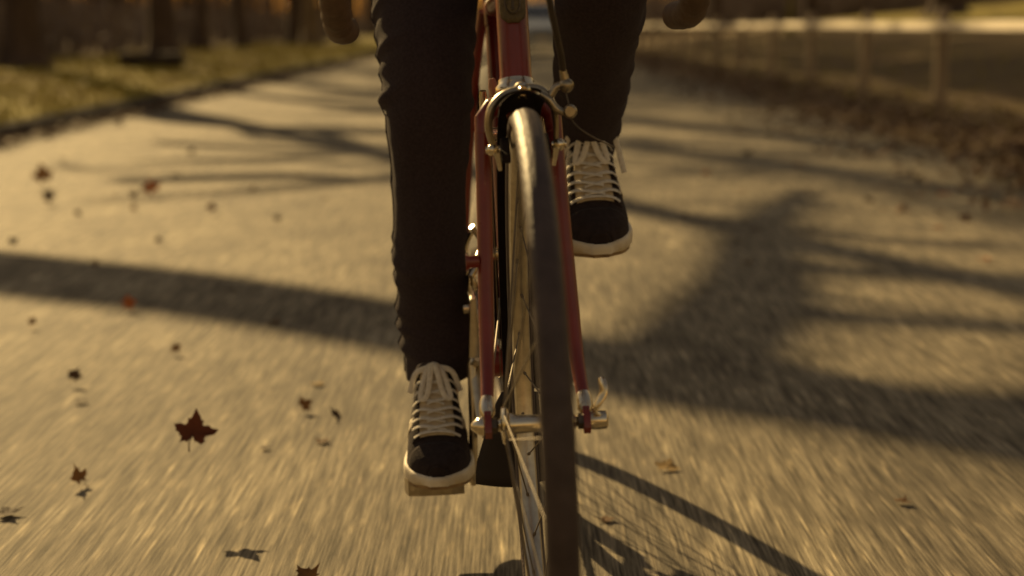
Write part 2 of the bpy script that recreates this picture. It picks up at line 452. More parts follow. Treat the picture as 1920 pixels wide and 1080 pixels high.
# ------------------------------------------------------------------ trees
def grow_tree(seed, height, r0, base_h, spread, n_limb=9, depth=3, lean=0.0, twigs=5, leafy=0):
    rnd = random.Random(seed)
    tr, cr = MB(), MB()
    def branch(p, d, length, r, lvl, mb):
        segs = 5 if lvl <= 1 else 3
        P = [Vector(p)]; rad = [r]
        dd = Vector(d).normalized()
        for i in range(segs):
            j = Vector((rnd.uniform(-1, 1), rnd.uniform(-1, 1), rnd.uniform(-.6, 1))) * (.16 + .06 * lvl)
            dd = (dd + j + Vector((0, 0, .05 * lvl))).normalized()
            P.append(P[-1] + dd * (length / segs)); rad.append(r * (1 - .75 * (i + 1) / segs))
        mb.tube(P, rad, n=(7 if lvl == 0 else 5 if lvl == 1 else 3), caps=False)
        if lvl >= depth: return
        k = n_sub[lvl]
        for i in range(k):
            t = rnd.uniform(.25, 1.0) * segs
            q = min(int(t), segs - 1); f = t - q
            o = P[q].lerp(P[q + 1], f)
            ax = (P[q + 1] - P[q]).normalized()
            side = ax.orthogonal().normalized()
            side = Matrix.Rotation(rnd.uniform(0, 6.283), 3, ax) @ side
            nd = (ax * rnd.uniform(.5, 1.0) + side * rnd.uniform(.6, 1.0)).normalized()
            branch(o, nd, length * rnd.uniform(.38, .62), max(rad[q] * .5, .006), lvl + 1, cr)
    n_sub = [5, 5, twigs, 3]
    # trunk
    H = height * .8
    P, rad = [], []
    for i in range(13):
        t = i / 12
        z = H * t
        P.append(Vector((lean * t * t * 1.2 + .12 * math.sin(seed + 3 * t) * t, lean * .4 * t + .10 * math.cos(seed * 1.7 + 4 * t) * t, z - .15)))
        flare = 1 + .75 * math.exp(-z / .22)
        rad.append(r0 * flare * (1 - .72 * t))
    # more rings near the root flare
    P2, r2 = [], []
    for z in (-.15, 0, .1, .22, .4, .7):
        t = (z + .15) / H
        P2.append(Vector((0, 0, z))); r2.append(r0 * (1 + .75 * math.exp(-max(z, 0) / .18)) * (1 - .72 * t))
    for p, q in zip(P, rad):
        if p.z > 1.0: P2.append(p); r2.append(q)
    b0 = len(tr.v)
    tr.tube(P2, r2, n=14, caps=False)
    for i in range(b0, len(tr.v)):
        x, y, z = tr.v[i]
        a = math.atan2(y, x)
        k = 1 + .10 * math.sin(5 * a + seed) * math.exp(-max(z, 0) / .5) + .06 * mnoise.noise(Vector((x * 3 + seed, y * 3, z * .6)))
        tr.v[i] = (x * k, y * k, z)
    for i in range(n_limb):
        t = base_h / H + (1 - base_h / H) * (i / max(1, n_limb - 1)) ** .9
        t = min(t, 1.0)
        f = t * (len(P) - 1); q = min(int(f), len(P) - 2)
        o = P[q].lerp(P[q + 1], f - q)
        a = i * 2.4 + rnd.uniform(-.4, .4)
        el = rnd.uniform(.25, .75) + .5 * (t - .5)
        d = Vector((math.cos(a) * math.cos(el), math.sin(a) * math.cos(el), math.sin(el)))
        rr = (r0 * (1 - .72 * t)) * rnd.uniform(.4, .6)
        branch(o, d, spread * rnd.uniform(.75, 1.15) * (1 - .45 * max(0, t - .5)), rr, 0, tr)
    if leafy:
        pts = [cr.v[rnd.randrange(len(cr.v))] for _ in range(leafy)]
        for p in pts:
            c = Vector(p) + Vector((rnd.uniform(-.15, .15), rnd.uniform(-.15, .15), rnd.uniform(-.2, .1)))
            u = Vector((rnd.uniform(-1, 1), rnd.uniform(-1, 1), rnd.uniform(-1, 1))).normalized() * rnd.uniform(.05, .09)
            w = u.orthogonal().normalized() * u.length * .7
            b = len(cr.v)
            for s, q in ((-1, 0), (0, -1), (1, 0), (0, 1)): cr.v.append(tuple(c + u * s + w * q))
            cr.f.append((b, b + 1, b + 2, b + 3))
    return tr, cr

TREE_KINDS = []
def tree_kind(mat_trunk, **k):
    tr, cr = grow_tree(**k)
    TREE_KINDS.append((tr.mesh('trunk', mat_trunk), cr.mesh('crown', M['twig'])))
    return len(TREE_KINDS) - 1
K_ROW1 = tree_kind(M['bark'], seed=3, height=19, r0=.25, base_h=7.8, spread=4.8, n_limb=13, leafy=8500)
K_ROW2 = tree_kind(M['bark'], seed=8, height=18, r0=.25, base_h=7.6, spread=4.6, n_limb=12, leafy=8000)
K_LIGHT = tree_kind(M['bark'], seed=23, height=17, r0=.25, base_h=8.2, spread=3.6, n_limb=8, depth=2, leafy=900)
K_TALL = tree_kind(M['bark'], seed=61, height=22, r0=.26, base_h=9.5, spread=5.4, n_limb=15, leafy=15000)
K_THIN = tree_kind(M['bark'], seed=17, height=18, r0=.17, base_h=8.0, spread=4.2, n_limb=11, leafy=3000)
K_PALE = tree_kind(M['bark_pale'], seed=14, height=18, r0=.28, base_h=7.6, spread=4.4, n_limb=12, leafy=8000)
K_WOOD = tree_kind(M['bark'], seed=21, height=9.5, r0=.15, base_h=4.5, spread=2.2, n_limb=7, depth=2)
K_WOOD2 = tree_kind(M['bark'], seed=27, height=9, r0=.13, base_h=3.6, spread=2.0, n_limb=6, depth=2)
K_BIG = tree_kind(M['bark'], seed=33, height=17, r0=.5, base_h=4.5, spread=6.0, n_limb=10)
K_SUNLIT = tree_kind(M['bark_sunlit'], seed=41, height=8, r0=.13, base_h=3.0, spread=2.0, n_limb=5, depth=2)

def plant(kind, x, y, s, rot, name, label, group=None, sx=None):
    z = ground_z(x, y)
    t = empty(name, (x, y, z - .02))
    t.rotation_euler = (0, 0, rot); t.scale = (sx or s, sx or s, s)
    tag(t, label, 'tree', group)
    link('trunk', TREE_KINDS[kind][0], t); link('crown', TREE_KINDS[kind][1], t)
    return t

ROW = 'trees lining the left verge'
plant(K_LIGHT, -6.25, 26.6, 1.0, 2.2, 'verge_tree', 'dark trunk standing behind the dark log on the verge', ROW)
plant(K_THIN, -7.7, 37.0, 1.0, 4.0, 'verge_tree', 'slim dark trunk just right of the tree by the log', ROW)
plant(K_THIN, -7.4, 40.5, 1.05, 1.0, 'verge_tree', 'dark trunk between the log tree and the pale trunk', ROW)
plant(K_ROW1, -7.0, 48.0, 1.0, 5.1, 'verge_tree', 'dark trunk right beside the pale trunk', ROW)
plant(K_PALE, -6.2, 46.0, 1.0, 3.0, 'verge_tree', 'pale tan trunk nearest the road on the left verge', ROW)
plant(K_ROW2, -6.4, 58.0, 1.0, .2, 'verge_tree', 'dim far trunk behind the brown handlebar drop at left', ROW)

# two trees whose low limbs throw the long shadows across the road
def limb_tree(x0, y0, label, seed, r0, limbs, **kw):
    """limbs: lists of (shadow x, shadow y, height, radius); the first point may be a plain trunk height"""
    zg = ground_z(x0, y0)
    t = empty('verge_tree', (x0, y0, zg))
    tag(t, label, 'tree', ROW)
    tr, cr = grow_tree(seed=seed, r0=r0, **kw)
    for pts in limbs:
        P = []
        for q in pts:
            if len(q) == 2: P.append((0, 0, q[0], q[1]))
            else:
                k = q[2] / math.tan(SUN_EL)
                P.append((q[0] + SUN_AZ.x * k - x0, q[1] + SUN_AZ.y * k - y0, q[2] - zg, q[3]))
        n = 6 * (len(P) - 1)
        C = spline(P, n)
        (tr if pts[0][-1] > .08 else cr).tube([V(c[:3]) for c in C], [max(.005, c[3]) for c in C], n=8 if pts[0][-1] > .05 else 5, caps=True)
    tr.build('trunk', M['bark'], t, fix=False); cr.build('crown', M['twig'], t, fix=False)
V = Vector
rnd_ = random.Random(5)
L1 = [[(3.6, .24), (-2.35, 5.1, 4.7, .21), (-1.65, 4.62, 4.9, .20), (-.92, 4.2, 5.0, .195), (-.3, 3.72, 5.05, .19), (.16, 3.3, 5.1, .185), (.62, 3.02, 5.15, .18), (1.1, 2.62, 5.25, .16), (2.2, 1.9, 5.6, .12)],
      [(.35, 3.15, 5.1, .14), (.72, 4.3, 5.5, .13), (.95, 5.6, 5.9, .10), (1.38, 6.9, 6.3, .06)],
      [(.75, 4.7, 5.6, .07), (1.5, 4.5, 6.0, .05), (2.3, 4.5, 6.4, .02)],
      [(.9, 2.85, 5.2, .13), (1.6, 2.75, 5.5, .10), (2.4, 2.5, 5.9, .05)],
      [(.62, 3.9, 5.3, .06), (1.2, 3.75, 5.6, .05), (1.9, 3.4, 6.0, .02)],
      [(.95, 5.6, 5.9, .05), (1.6, 5.2, 6.2, .04), (2.4, 5.3, 6.6, .02)]]
for i in range(22):
    x = rnd_.uniform(.7, 2.4); y = rnd_.uniform(3.2, 8.0); z = rnd_.uniform(5.7, 6.5); r = rnd_.uniform(.012, .035)
    L1.append([(x, y, z, r), (x + rnd_.uniform(.2, .5), y + rnd_.uniform(-.4, .2), z + .2, r * .7), (x + rnd_.uniform(.5, 1.0), y + rnd_.uniform(-.7, .3), z + .5, r * .3)])
limb_tree(-7.4, 14.4, 'big bare tree out of view whose limb shades the road', 52, .32, L1, height=13, base_h=7.5, spread=3.0, n_limb=4, depth=2)
L2 = [[(3.3, .20), (-3.0, 12.6, 4.3, .15), (-2.2, 11.55, 4.9, .14), (-1.53, 11.15, 5.3, .135), (-1.0, 10.65, 5.6, .12), (.0, 10.3, 6.0, .11), (.79, 9.95, 6.4, .10), (2.05, 8.85, 7.3, .06)],
      [(-1.53, 11.15, 5.3, .085), (-1.1, 9.9, 5.7, .085), (-.74, 8.6, 6.1, .085), (-.3, 7.7, 6.5, .05)],
      [(-2.2, 11.5, 4.9, .05), (-1.6, 9.9, 5.3, .04), (-.9, 9.4, 5.7, .02)],
      [(-.85, 9.0, 6.0, .06), (-1.5, 8.6, 6.2, .06), (-2.2, 8.5, 6.5, .02)],
      [(-.4, 7.9, 6.4, .06), (-1.0, 7.1, 6.6, .05), (-1.9, 6.5, 6.9, .02)],
      [(.3, 10.1, 6.1, .07), (.9, 9.0, 6.5, .06), (1.9, 8.2, 7.0, .03)],
      [(-2.4, 9.9, 5.4, .075), (-1.5, 9.3, 5.7, .075), (-.6, 9.1, 6.0, .04)],
      [(-2.0, 7.4, 5.8, .07), (-1.2, 7.6, 6.0, .08), (-.5, 7.3, 6.3, .05)],
      [(-1.8, 13.6, 5.2, .09), (-.8, 13.0, 5.6, .08), (.4, 12.9, 6.2, .05)],
      [(-1.0, 10.6, 5.6, .05), (.2, 11.4, 6.2, .04), (1.4, 11.5, 6.9, .02)]]
for i in range(34):
    x = rnd_.uniform(-2.8, 1.6); y = rnd_.uniform(7.2, 15.0); z = rnd_.uniform(5.6, 7.0); r = rnd_.uniform(.016, .055)
    L2.append([(x, y, z, r), (x + rnd_.uniform(.2, .6), y + rnd_.uniform(-.5, .3), z + .2, r * .7), (x + rnd_.uniform(.5, 1.3), y + rnd_.uniform(-.8, .5), z + .5, r * .3)])
limb_tree(-6.95, 21.2, 'thick dark trunk on the grass verge, nearest the left edge', 3, .26, L2, height=15, base_h=8.4, spread=3.2, n_limb=5, depth=2)

for (x, y, r, k, lb) in ((-11.0, 33.0, .5, K_LIGHT, 'added tall trunk in the left wood, between the thick trunk and the log tree'), (-12.5, 47.0, 2.5, K_ROW1, 'added tall trunk in the left wood, just behind the slim dark trunk'),
                     (-10.2, 55.0, 1.5, K_THIN, 'added tall slim trunk in the left wood behind the pale trunk'), (-12.0, 66.0, 3.5, K_ROW2, 'added tall trunk deep in the left wood behind the verge trees'), (-8.6, 71.0, 4.5, K_ROW1, 'added tall distant trunk in the left wood near the handlebar drop')):
    plant(k, x, y, 1.1, r, 'woodland_tree', lb, 'tall trees added to the left wood for shade')  # added trees, their high crowns shade the right side of the road
for (x, y, r, lb) in ((-9.4, 51.0, 1.0, 'added leafy shade tree in the left wood behind the pale trunk'), (-9.0, 62.0, 2.0, 'added leafy shade tree deep in the left wood near the road'), (-9.8, 79.0, 3.0, 'added leafy shade tree at the far end of the left wood'), (-8.4, 90.0, 4.0, 'farthest added leafy shade tree of the left wood by the road'), (-13.5, 57.0, 5.0, 'added leafy shade tree well inside the left wood')):
    plant(K_TALL, x, y, 1.12, r, 'woodland_tree', lb, 'tall trees added to the left wood for shade')  # dense crowns added to keep sun off the ground beyond the fence
rw = random.Random(77)
n = 0
spots = []
for i in range(400):
    y = rw.uniform(17, 95); x = -rw.uniform(11.5, 12 + y * .33)
    if x / y < -.37: continue
    if any((x - a) ** 2 + (y - b) ** 2 < 5.0 for a, b in spots): continue
    spots.append((x, y))
spots = spots[:32]
for i, (x, y) in enumerate(spots):
    plant((K_WOOD, K_WOOD2)[i % 2], x, y, rw.uniform(.8, 1.1), rw.uniform(0, 6.28), 'woodland_tree',
          'slim dim trunk in the brown wood behind the left verge', 'trees in the wood beyond the left verge')

# beyond the fence
FAR = 'trees beyond the fence'
plant(K_BIG, 17.2, 59.0, 1.0, 1.0, 'field_tree', 'massive dark trunk behind the fence on the sunny bank', FAR, sx=1.35)
plant(K_SUNLIT, 9.7, 52.0, 1.0, 2.0, 'field_tree', 'thin sunlit yellow trunk behind the fence', FAR, sx=.9)
plant(K_ROW2, 12.4, 62.0, 1.0, 1.7, 'field_tree', 'dark trunk behind the fence, just right of the sunlit yellow trunk', FAR, sx=1.2)
plant(K_ROW1, 9.0, 66.0, 1.0, .7, 'field_tree', 'dark trunk behind the fence, left of the sunlit yellow trunk', FAR)
spots2 = []
for i in range(300):
    y = rw.uniform(62, 110); x = rw.uniform(5.0, 8 + y * .32)
    if any((x - a) ** 2 + (y - b) ** 2 < 9 for a, b in spots2): continue
    if y < 80 and x > 12: continue
    spots2.append((x, y))
for i, (x, y) in enumerate(spots2[:18]):
    plant((K_WOOD, K_WOOD2)[i % 2], x, y, rw.uniform(.9, 1.3), rw.uniform(0, 6.28), 'woodland_tree',
          'slim dim trunk in the dark wood far beyond the fence', 'trees in the wood beyond the fence')

def open_gap():
    # crown faces cut out along the sun's path, added to light the fence rail
    nrm = V((0, 1, 0)).cross(sdir).normalized(); p0 = V((3.70, 0, .79))
    for o in [q for q in COL.objects if q.name.split('.')[0] == 'crown' and q.parent and q.parent.location.x < 0 and q.parent.location.y > 28]:
        par = o.parent
        mw = Matrix.LocRotScale(par.location, par.rotation_euler, par.scale)
        me = o.data; n = len(me.vertices)
        co = np.empty(n * 3); me.vertices.foreach_get('co', co); co = co.reshape(-1, 3)
        mm = np.array(mw)
        w = co @ mm[:3, :3].T + mm[:3, 3]
        d = (w - np.array(p0)) @ np.array(nrm)
        t = (w[:, 0] - 3.70) / sdir.x
        yr = w[:, 1] - t * sdir.y
        bad = (np.abs(d) < .26) & (t > 0) & (yr > 9) & (yr < 46) & (np.sin(yr * .9) + np.sin(yr * 2.3 + 1) > -.9)
        if bad.sum() < 4: continue
        vs_, fs = [], []
        polys = [tuple(p.vertices) for p in me.polygons if not any(bad[i] for i in p.vertices)]
        nm = bpy.data.meshes.new('crown'); nm.from_pydata([tuple(c) for c in co], [], polys); nm.materials.append(me.materials[0])
        nm.polygons.foreach_set('use_smooth', [True] * len(nm.polygons)); nm.update()
        o.data = nm
open_gap()

def make_brush(name, n, fx, label, hmax, seed):
    rb = random.Random(seed); b = MB()
    for i in range(n):
        x, y = fx(rb)
        z = ground_z(x, y); h = rb.uniform(.35, 1.0) * hmax
        lx, ly = rb.uniform(-.35, .35) * h, rb.uniform(-.35, .35) * h
        w = rb.uniform(.012, .05)
        a = rb.uniform(0, 3.14); dx, dy = math.cos(a) * w, math.sin(a) * w
        k = len(b.v)
        b.v += [(x - dx, y - dy, z - .05), (x + dx, y + dy, z - .05), (x + lx * .5 + dx * .9, y + ly * .5 + dy * .9, z + h * .55),
                (x + lx * .5 - dx * .9, y + ly * .5 - dy * .9, z + h * .55), (x + lx, y + ly, z + h)]
        b.f += [(k, k + 1, k + 2, k + 3), (k + 3, k + 2, k + 4)]
        for q in range(3):
            c = Vector((x + lx * .6, y + ly * .6, z + h * rb.uniform(.3, 1))) + Vector((rb.uniform(-.3, .3), rb.uniform(-.3, .3), 0))
            u = Vector((rb.uniform(-1, 1), rb.uniform(-1, 1), rb.uniform(-1, 1))) * rb.uniform(.04, .11)
            v = u.orthogonal().normalized() * u.length * .5
            k = len(b.v)
            b.v += [tuple(c - u), tuple(c - v), tuple(c + u), tuple(c + v)]; b.f.append((k, k + 1, k + 2, k + 3))
    return tag(b.build(name, M['brush'], fix=False, smooth=False), label, kind='stuff')
def fx_left(r):
    y = 14 + 90 * r.random() ** 1.3
    return -(8.3 + 1.2 * nz2(0, y, .15, 3) + r.random() ** 1.4 * (4 + .28 * y)), y
make_brush('undergrowth', 7500, fx_left, 'dry brown undergrowth filling the wood behind the left verge', 1.15, 1)
def fx_right(r):
    y = r.uniform(62, 110)
    return r.uniform(4.4, 6 + .42 * y), y + (14 if y < 75 else 0)
make_brush('undergrowth', 9000, fx_right, 'dark brown brush far behind the fence and the bank', 2.6, 2)
def fx_far(r): return r.uniform(-42, 44), r.uniform(112, 130)
make_brush('undergrowth', 6000, fx_far, 'dim brown wood closing the far end of the road', 6.0, 3)

def make_grass():
    rb = random.Random(4); b = MB()
    for i in range(26000):
        y = 9 + 40 * rb.random() ** 1.8
        x = ROAD_L - .03 - rb.random() * 4.7 if rb.random() < .92 else 3.3 + rb.random() ** 1.2 * 5
        if x < 0 and nz2(x, y, .6, 20) < -.25 and rb.random() < .7: continue
        z = ground_z(x, y); h = rb.uniform(.03, .10)
        a = rb.uniform(0, 6.28); w = rb.uniform(.004, .009) * (1 + y / 30)
        lx, ly = math.cos(a) * h * .6, math.sin(a) * h * .6
        k = len(b.v)
        b.v += [(x - math.sin(a) * w, y + math.cos(a) * w, z - .01), (x + math.sin(a) * w, y - math.cos(a) * w, z - .01), (x + lx, y + ly, z + h)]
        b.f.append((k, k + 1, k + 2))
    return tag(b.build('grass', M['grass'], fix=False, smooth=False), 'short yellowing grass on the verges', kind='stuff')
make_grass()

# log beside the second tree
def make_log():
    p = on_ground(283, 131, .12)
    b = MB()
    P = [Vector((-.46 + .92 * i / 8, .02 * math.sin(i), .13)) for i in range(9)]
    b.tube(P, [.12 + .012 * math.sin(i * 2.1) for i in range(9)], n=14)
    b.tube([Vector((.1, -.05, .2)), Vector((.16, -.12, .34))], [.035, .02], n=7)
    o = b.build('log', M['log']); o.location = (p.x, p.y, ground_z(p.x, p.y) - .02); o.rotation_euler = (0, 0, .06)
    tag(o, 'short dark log lying on the verge at the foot of a tree', 'log')
make_log()

# ------------------------------------------------------------------ fence
def make_fence():
    X = 3.78; Y0 = 13.05; D = 2.86
    root = empty('fence', (X, Y0, 0)); tag(root, 'weathered wooden fence with one pale top rail along the road', 'fence')
    pm = MB()
    pm.tube([Vector((0, 0, -.2)), Vector((0, 0, .2)), Vector((0, 0, .6)), Vector((0, 0, .84)), Vector((0, 0, .87))], [.062, .06, .058, .056, .035], n=12)
    pmesh = pm.mesh('post', M['wood_post'])
    rm = MB()
    n = 10
    rows = []
    for i in range(n + 1):
        y = D * i / n; s = .006 * math.sin(i * 1.7)
        rows.append([(-.024 + s, y, -.034), (.024 + s, y, -.034), (.026 + s, y, .034), (-.022 + s, y, .037), (-.024 + s, y, -.034)])
    rm.grid(rows); rm.f.append((0, 1, 2, 3)); k = n * 5; rm.f.append((k, k + 3, k + 2, k + 1))
    rmesh = rm.mesh('rail', M['wood_rail'], smooth=False)
    rr = random.Random(9)
    zs = {}
    for i in range(-3, 17): zs[i] = ground_z(X, Y0 + i * D)
    for i in range(-3, 17):
        o = link('post', pmesh, root); o.location = (0, i * D, zs[i]); o.rotation_euler = (rr.uniform(-.02, .02), rr.uniform(-.02, .02), rr.uniform(0, 6))
        if i < 16:
            o = link('rail', rmesh, root); o.location = (-.075, i * D + .012, .755 + zs[i] * .3 + rr.uniform(-.01, .01)); o.scale = (1, .992, 1)
make_fence()

# ------------------------------------------------------------------ car behind the rider
def make_car():
    root = empty('car', (.80, 41.0, -.02)); root.rotation_euler = (0, 0, 0)
    tag(root, 'blurred grey blue car on the road far behind the rider', 'car')
    paint = mat('grey_blue_paint', (0.34, 0.38, 0.41), (0.29, 0.33, 0.36), .35, .0, 5, coat=.5)
    glass = mat('dark_glass', (0.03, 0.03, 0.03), None, .08, 0, 5, spec=.8)
    lampm = mat('lamp_glass', (0.7, 0.68, 0.6), None, .15, 0, 5, spec=.8)
    # body: sections along the length (front at -y)
    prof = [(-2.15, .42, .66, .60), (-2.1, .34, .74, .76), (-1.9, .26, .80, .82), (-1.2, .24, .93, .86), (-.75, .24, .98, .88), (.2, .24, 1.0, .89), (1.3, .25, 1.0, .88), (1.9, .28, .98, .84), (2.1, .36, .90, .76)]
    b = MB(); rows = []
    for y, z0, z1, w in prof:
        row = []
        for x, t in ((-1, .12), (-1, .5), (-.985, .78), (-.90, .97), (-.5, 1.0), (0, 1.01), (.5, 1.0), (.90, .97), (.985, .78), (1, .5), (1, .12), (.9, 0), (-.9, 0), (-1, .12)):
            row.append((x * w, y, z0 + (z1 - z0) * t))
        rows.append(row)
    b.grid(rows)
    b.f.append(tuple(range(13))); k = (len(prof) - 1) * 14; b.f.append(tuple(range(k, k + 13))[::-1])
    b.build('body', paint, root, angle=35)
    c = MB(); rows = []
    for y, w, z in ((-.85, .80, .97), (-.15, .66, 1.36), (.15, .64, 1.42), (.9, .63, 1.41), (1.25, .64, 1.34), (1.75, .76, .99)):
        rows.append([(-.80, y, .95), (-w, y, z - .06), (-w * .9, y, z), (0, y, z + .015), (w * .9, y, z), (w, y, z - .06), (.80, y, .95)])
    c.grid(rows); c.build('cabin', paint, root)
    def quad(name, pts, m, th=.02, nrm=(0, -1, .5)):
        q = MB(); q.slab([Vector(p) for p in pts], th, nrm); return q.build(name, m, root, smooth=False)
    quad('windscreen', [(-.72, -.84, 1.0), (.72, -.84, 1.0), (.58, -.2, 1.36), (-.58, -.2, 1.36)], glass, .03, (0, -.9, 1))
    for s in (-1, 1):
        quad('side_window', [(s * .80, -.6, 1.0), (s * .80, 1.45, 1.0), (s * .66, 1.1, 1.34), (s * .66, -.05, 1.34)], glass, .03, (s, 0, .3))
        hb = MB(); hb.sphere((s * .60, -2.08, .66), .15, 14, 8, (1.1, .45, .6)); hb.build('headlight', lampm, root)
        mb = MB(); mb.sphere((s * .98, -.55, 1.02), .11, 12, 8, (1, .55, .65)); mb.cyl((s * .86, -.55, .98), (s * .95, -.55, 1.0), .02); mb.build('mirror', paint, root)
        for y in (-1.35, 1.3):
            w = MB(); w.revolve([(.17, -.09), (.29, -.10), (.315, -.06), (.315, .06), (.29, .10), (.17, .09)], 28, 'x', (s * .78, y, .315)); wo = w.build('wheel', M['rubber'], root)
            h = MB(); h.revolve([(.02, .09 * s), (.12, .10 * s), (.18, .085 * s), (.19, .05 * s)], 20, 'x', (s * .78, y, .315)); h.build('rim', M['alloy'], wo)
    g = MB(); g.box((0, -2.15, .62), (.75, .04, .13)); g.build('grille', M['black'], root)
    g = MB(); g.box((0, -2.15, .40), (1.36, .08, .12)); bevel(g.build('bumper', paint, root), .02)
    g = MB(); g.box((0, -2.205, .42), (.45, .02, .11)); g.build('number_plate', M['wood_rail'], root)
make_car()

# ------------------------------------------------------------------ bicycle
YAW, LEAN, XR, YR = 0.0481, 0.0426, -0.0066, 2.5458
F = Vector((math.sin(YAW), -math.cos(YAW), 0)); Lh = Vector((math.cos(YAW), math.sin(YAW), 0)); U = Vector((0, 0, 1))
Lp = Lh * math.cos(LEAN) + U * math.sin(LEAN); Up = U * math.cos(LEAN) - Lh * math.sin(LEAN)
BM = Matrix(((F.x, Lp.x, Up.x, XR), (F.y, Lp.y, Up.y, YR), (F.z, Lp.z, Up.z, 0), (0, 0, 0, 1)))
BI = BM.inverted()
def loc(px, py, Y): return BI @ at(px, py, Y)        # pixel at a known depth -> bicycle coordinates (forward, left, up)

bike = empty('bicycle'); bike.matrix_world = BM
tag(bike, 'red vintage road bicycle with silver brakes and black mudguards', 'bicycle')
V = Vector
WB, WR = 1.01, .339
HA = R(73)
axd = V((-math.cos(HA), 0, math.sin(HA))); axp = V((math.sin(HA), 0, math.cos(HA)))
HUB = V((WB, 0, WR)); A0 = HUB - axp * .048
def ax(s, f=0, l=0): return A0 + axd * s + axp * f + V((0, l, 0))
BB = V((.42, 0, .27)); SEAT = V((.262, 0, .79)); RA = V((0, 0, WR))

def part(name, m, mb, parent=bike, **k): return mb.build(name, m, parent, **k)

# frame
fr = empty('frame', (0, 0, 0), bike)
part('head_tube', M['red'], MB().tube([ax(.392), ax(.40), ax(.52), ax(.528)], [.0192, .0184, .0184, .0192], 24), fr)
part('down_tube', M['red'], MB().tube([ax(.43), BB], .0145, 20), fr)
part('top_tube', M['red'], MB().tube([ax(.505), SEAT], .0128, 20), fr)
part('seat_tube', M['red'], MB().tube([BB, SEAT + (SEAT - BB).normalized() * .03], .0145, 20), fr)
part('bottom_bracket', M['red'], MB().cyl((.42, -.035, .27), (.42, .035, .27), .0205, n=24), fr)
for s in (-1, 1):
    part('chain_stay', M['red'], MB().tube(spline([(.405, s * .022, .272), (.30, s * .036, .285), (.14, s * .052, .315), (.02, s * .062, .336)], 12), [.0115 - .004 * i / 12 for i in range(13)], 14), fr)
    part('seat_stay', M['red'], MB().tube(spline([(.255, s * .016, .785), (.21, s * .030, .70), (.12, s * .048, .54), (.012, s * .063, .348)], 12), [.0078 - .0015 * i / 12 for i in range(13)], 12), fr)
    part('dropout', M['chrome'], MB().slab([V((.03, s * .063, .345)), V((.0, s * .063, .36)), V((-.02, s * .063, .34)), V((-.01, s * .063, .32)), V((.02, s * .063, .325))], .006, (0, 1, 0)), fr)
def sleeve(o, q, d0, d1, r0, r1):
    d = (q - o).normalized()
    part('lug', M['red'], MB().tube([o + d * d0, o + d * d1], [r0, r1], 20), fr)
sleeve(ax(.43), BB, .012, .05, .0172, .0158)
sleeve(ax(.505), SEAT, .012, .045, .0152, .0142)
sleeve(SEAT, ax(.505), .01, .045, .0158, .0142)
sleeve(SEAT, BB, -.022, .03, .0172, .016)
part('seat_collar', M['chrome'], MB().tube([SEAT + (SEAT - BB).normalized() * .018, SEAT + (SEAT - BB).normalized() * .036], .0185, 20).cyl(SEAT + V((-.014, -.02, .028)), SEAT + V((-.014, .02, .028)), .006), fr)
part('stay_bridge', M['red'], MB().cyl((.155, -.042, .60), (.155, .042, .60), .006), fr)
# lamp boss on the fork, shifter bosses, cable guides
dt = (BB - ax(.43)).normalized()
SH = ax(.43) + dt * .14
part('shifter_band', M['chrome'], MB().tube([SH - dt * .007, SH + dt * .007], .0165, 20).cyl(SH + V((0, -.030, 0)), SH + V((0, .030, 0)), .009), fr)
# headset and badge
part('headset_cup', M['chrome'], MB().tube([ax(.374), ax(.379), ax(.384), ax(.388), ax(.393)], [.020, .0245, .0245, .0212, .0205], 28))
part('headset_cup', M['chrome'], MB().tube([ax(.528), ax(.534), ax(.541), ax(.552), ax(.56)], [.0208, .0225, .0235, .0215, .014], 28))
bad = MB()
rows = []
for i in range(9):
    t = i / 8
    s0 = .455 + .052 * t
    w = .95 * math.sqrt(max(.02, 1 - ((t - .5) / .52) ** 4))
    rows.append([ax(s0, .0197 * math.cos(a * w), .0197 * math.sin(a * w)) for a in np.linspace(-.85, .85, 9)])
bad.grid(rows)
bo = part('head_badge', M['badge'], bad); m_ = bo.modifiers.new('solid', 'SOLIDIFY'); m_.thickness = .0014; m_.offset = 1
# badge emblem: a raised oval ring with a small crest
em = MB()
em.tube([ax(.478 + .013 * math.sin(a), .0212 + .0003, 0) + V((-.0016 * math.cos(a) ** 2, .0085 * math.cos(a), 0)) for a in np.linspace(0, 6.283, 20)], .0011, 6, caps=False)
em.tube([ax(.470, .0212), ax(.486, .0212)], .0016, 6)
part('emblem', M['dark_steel'], em, bo)

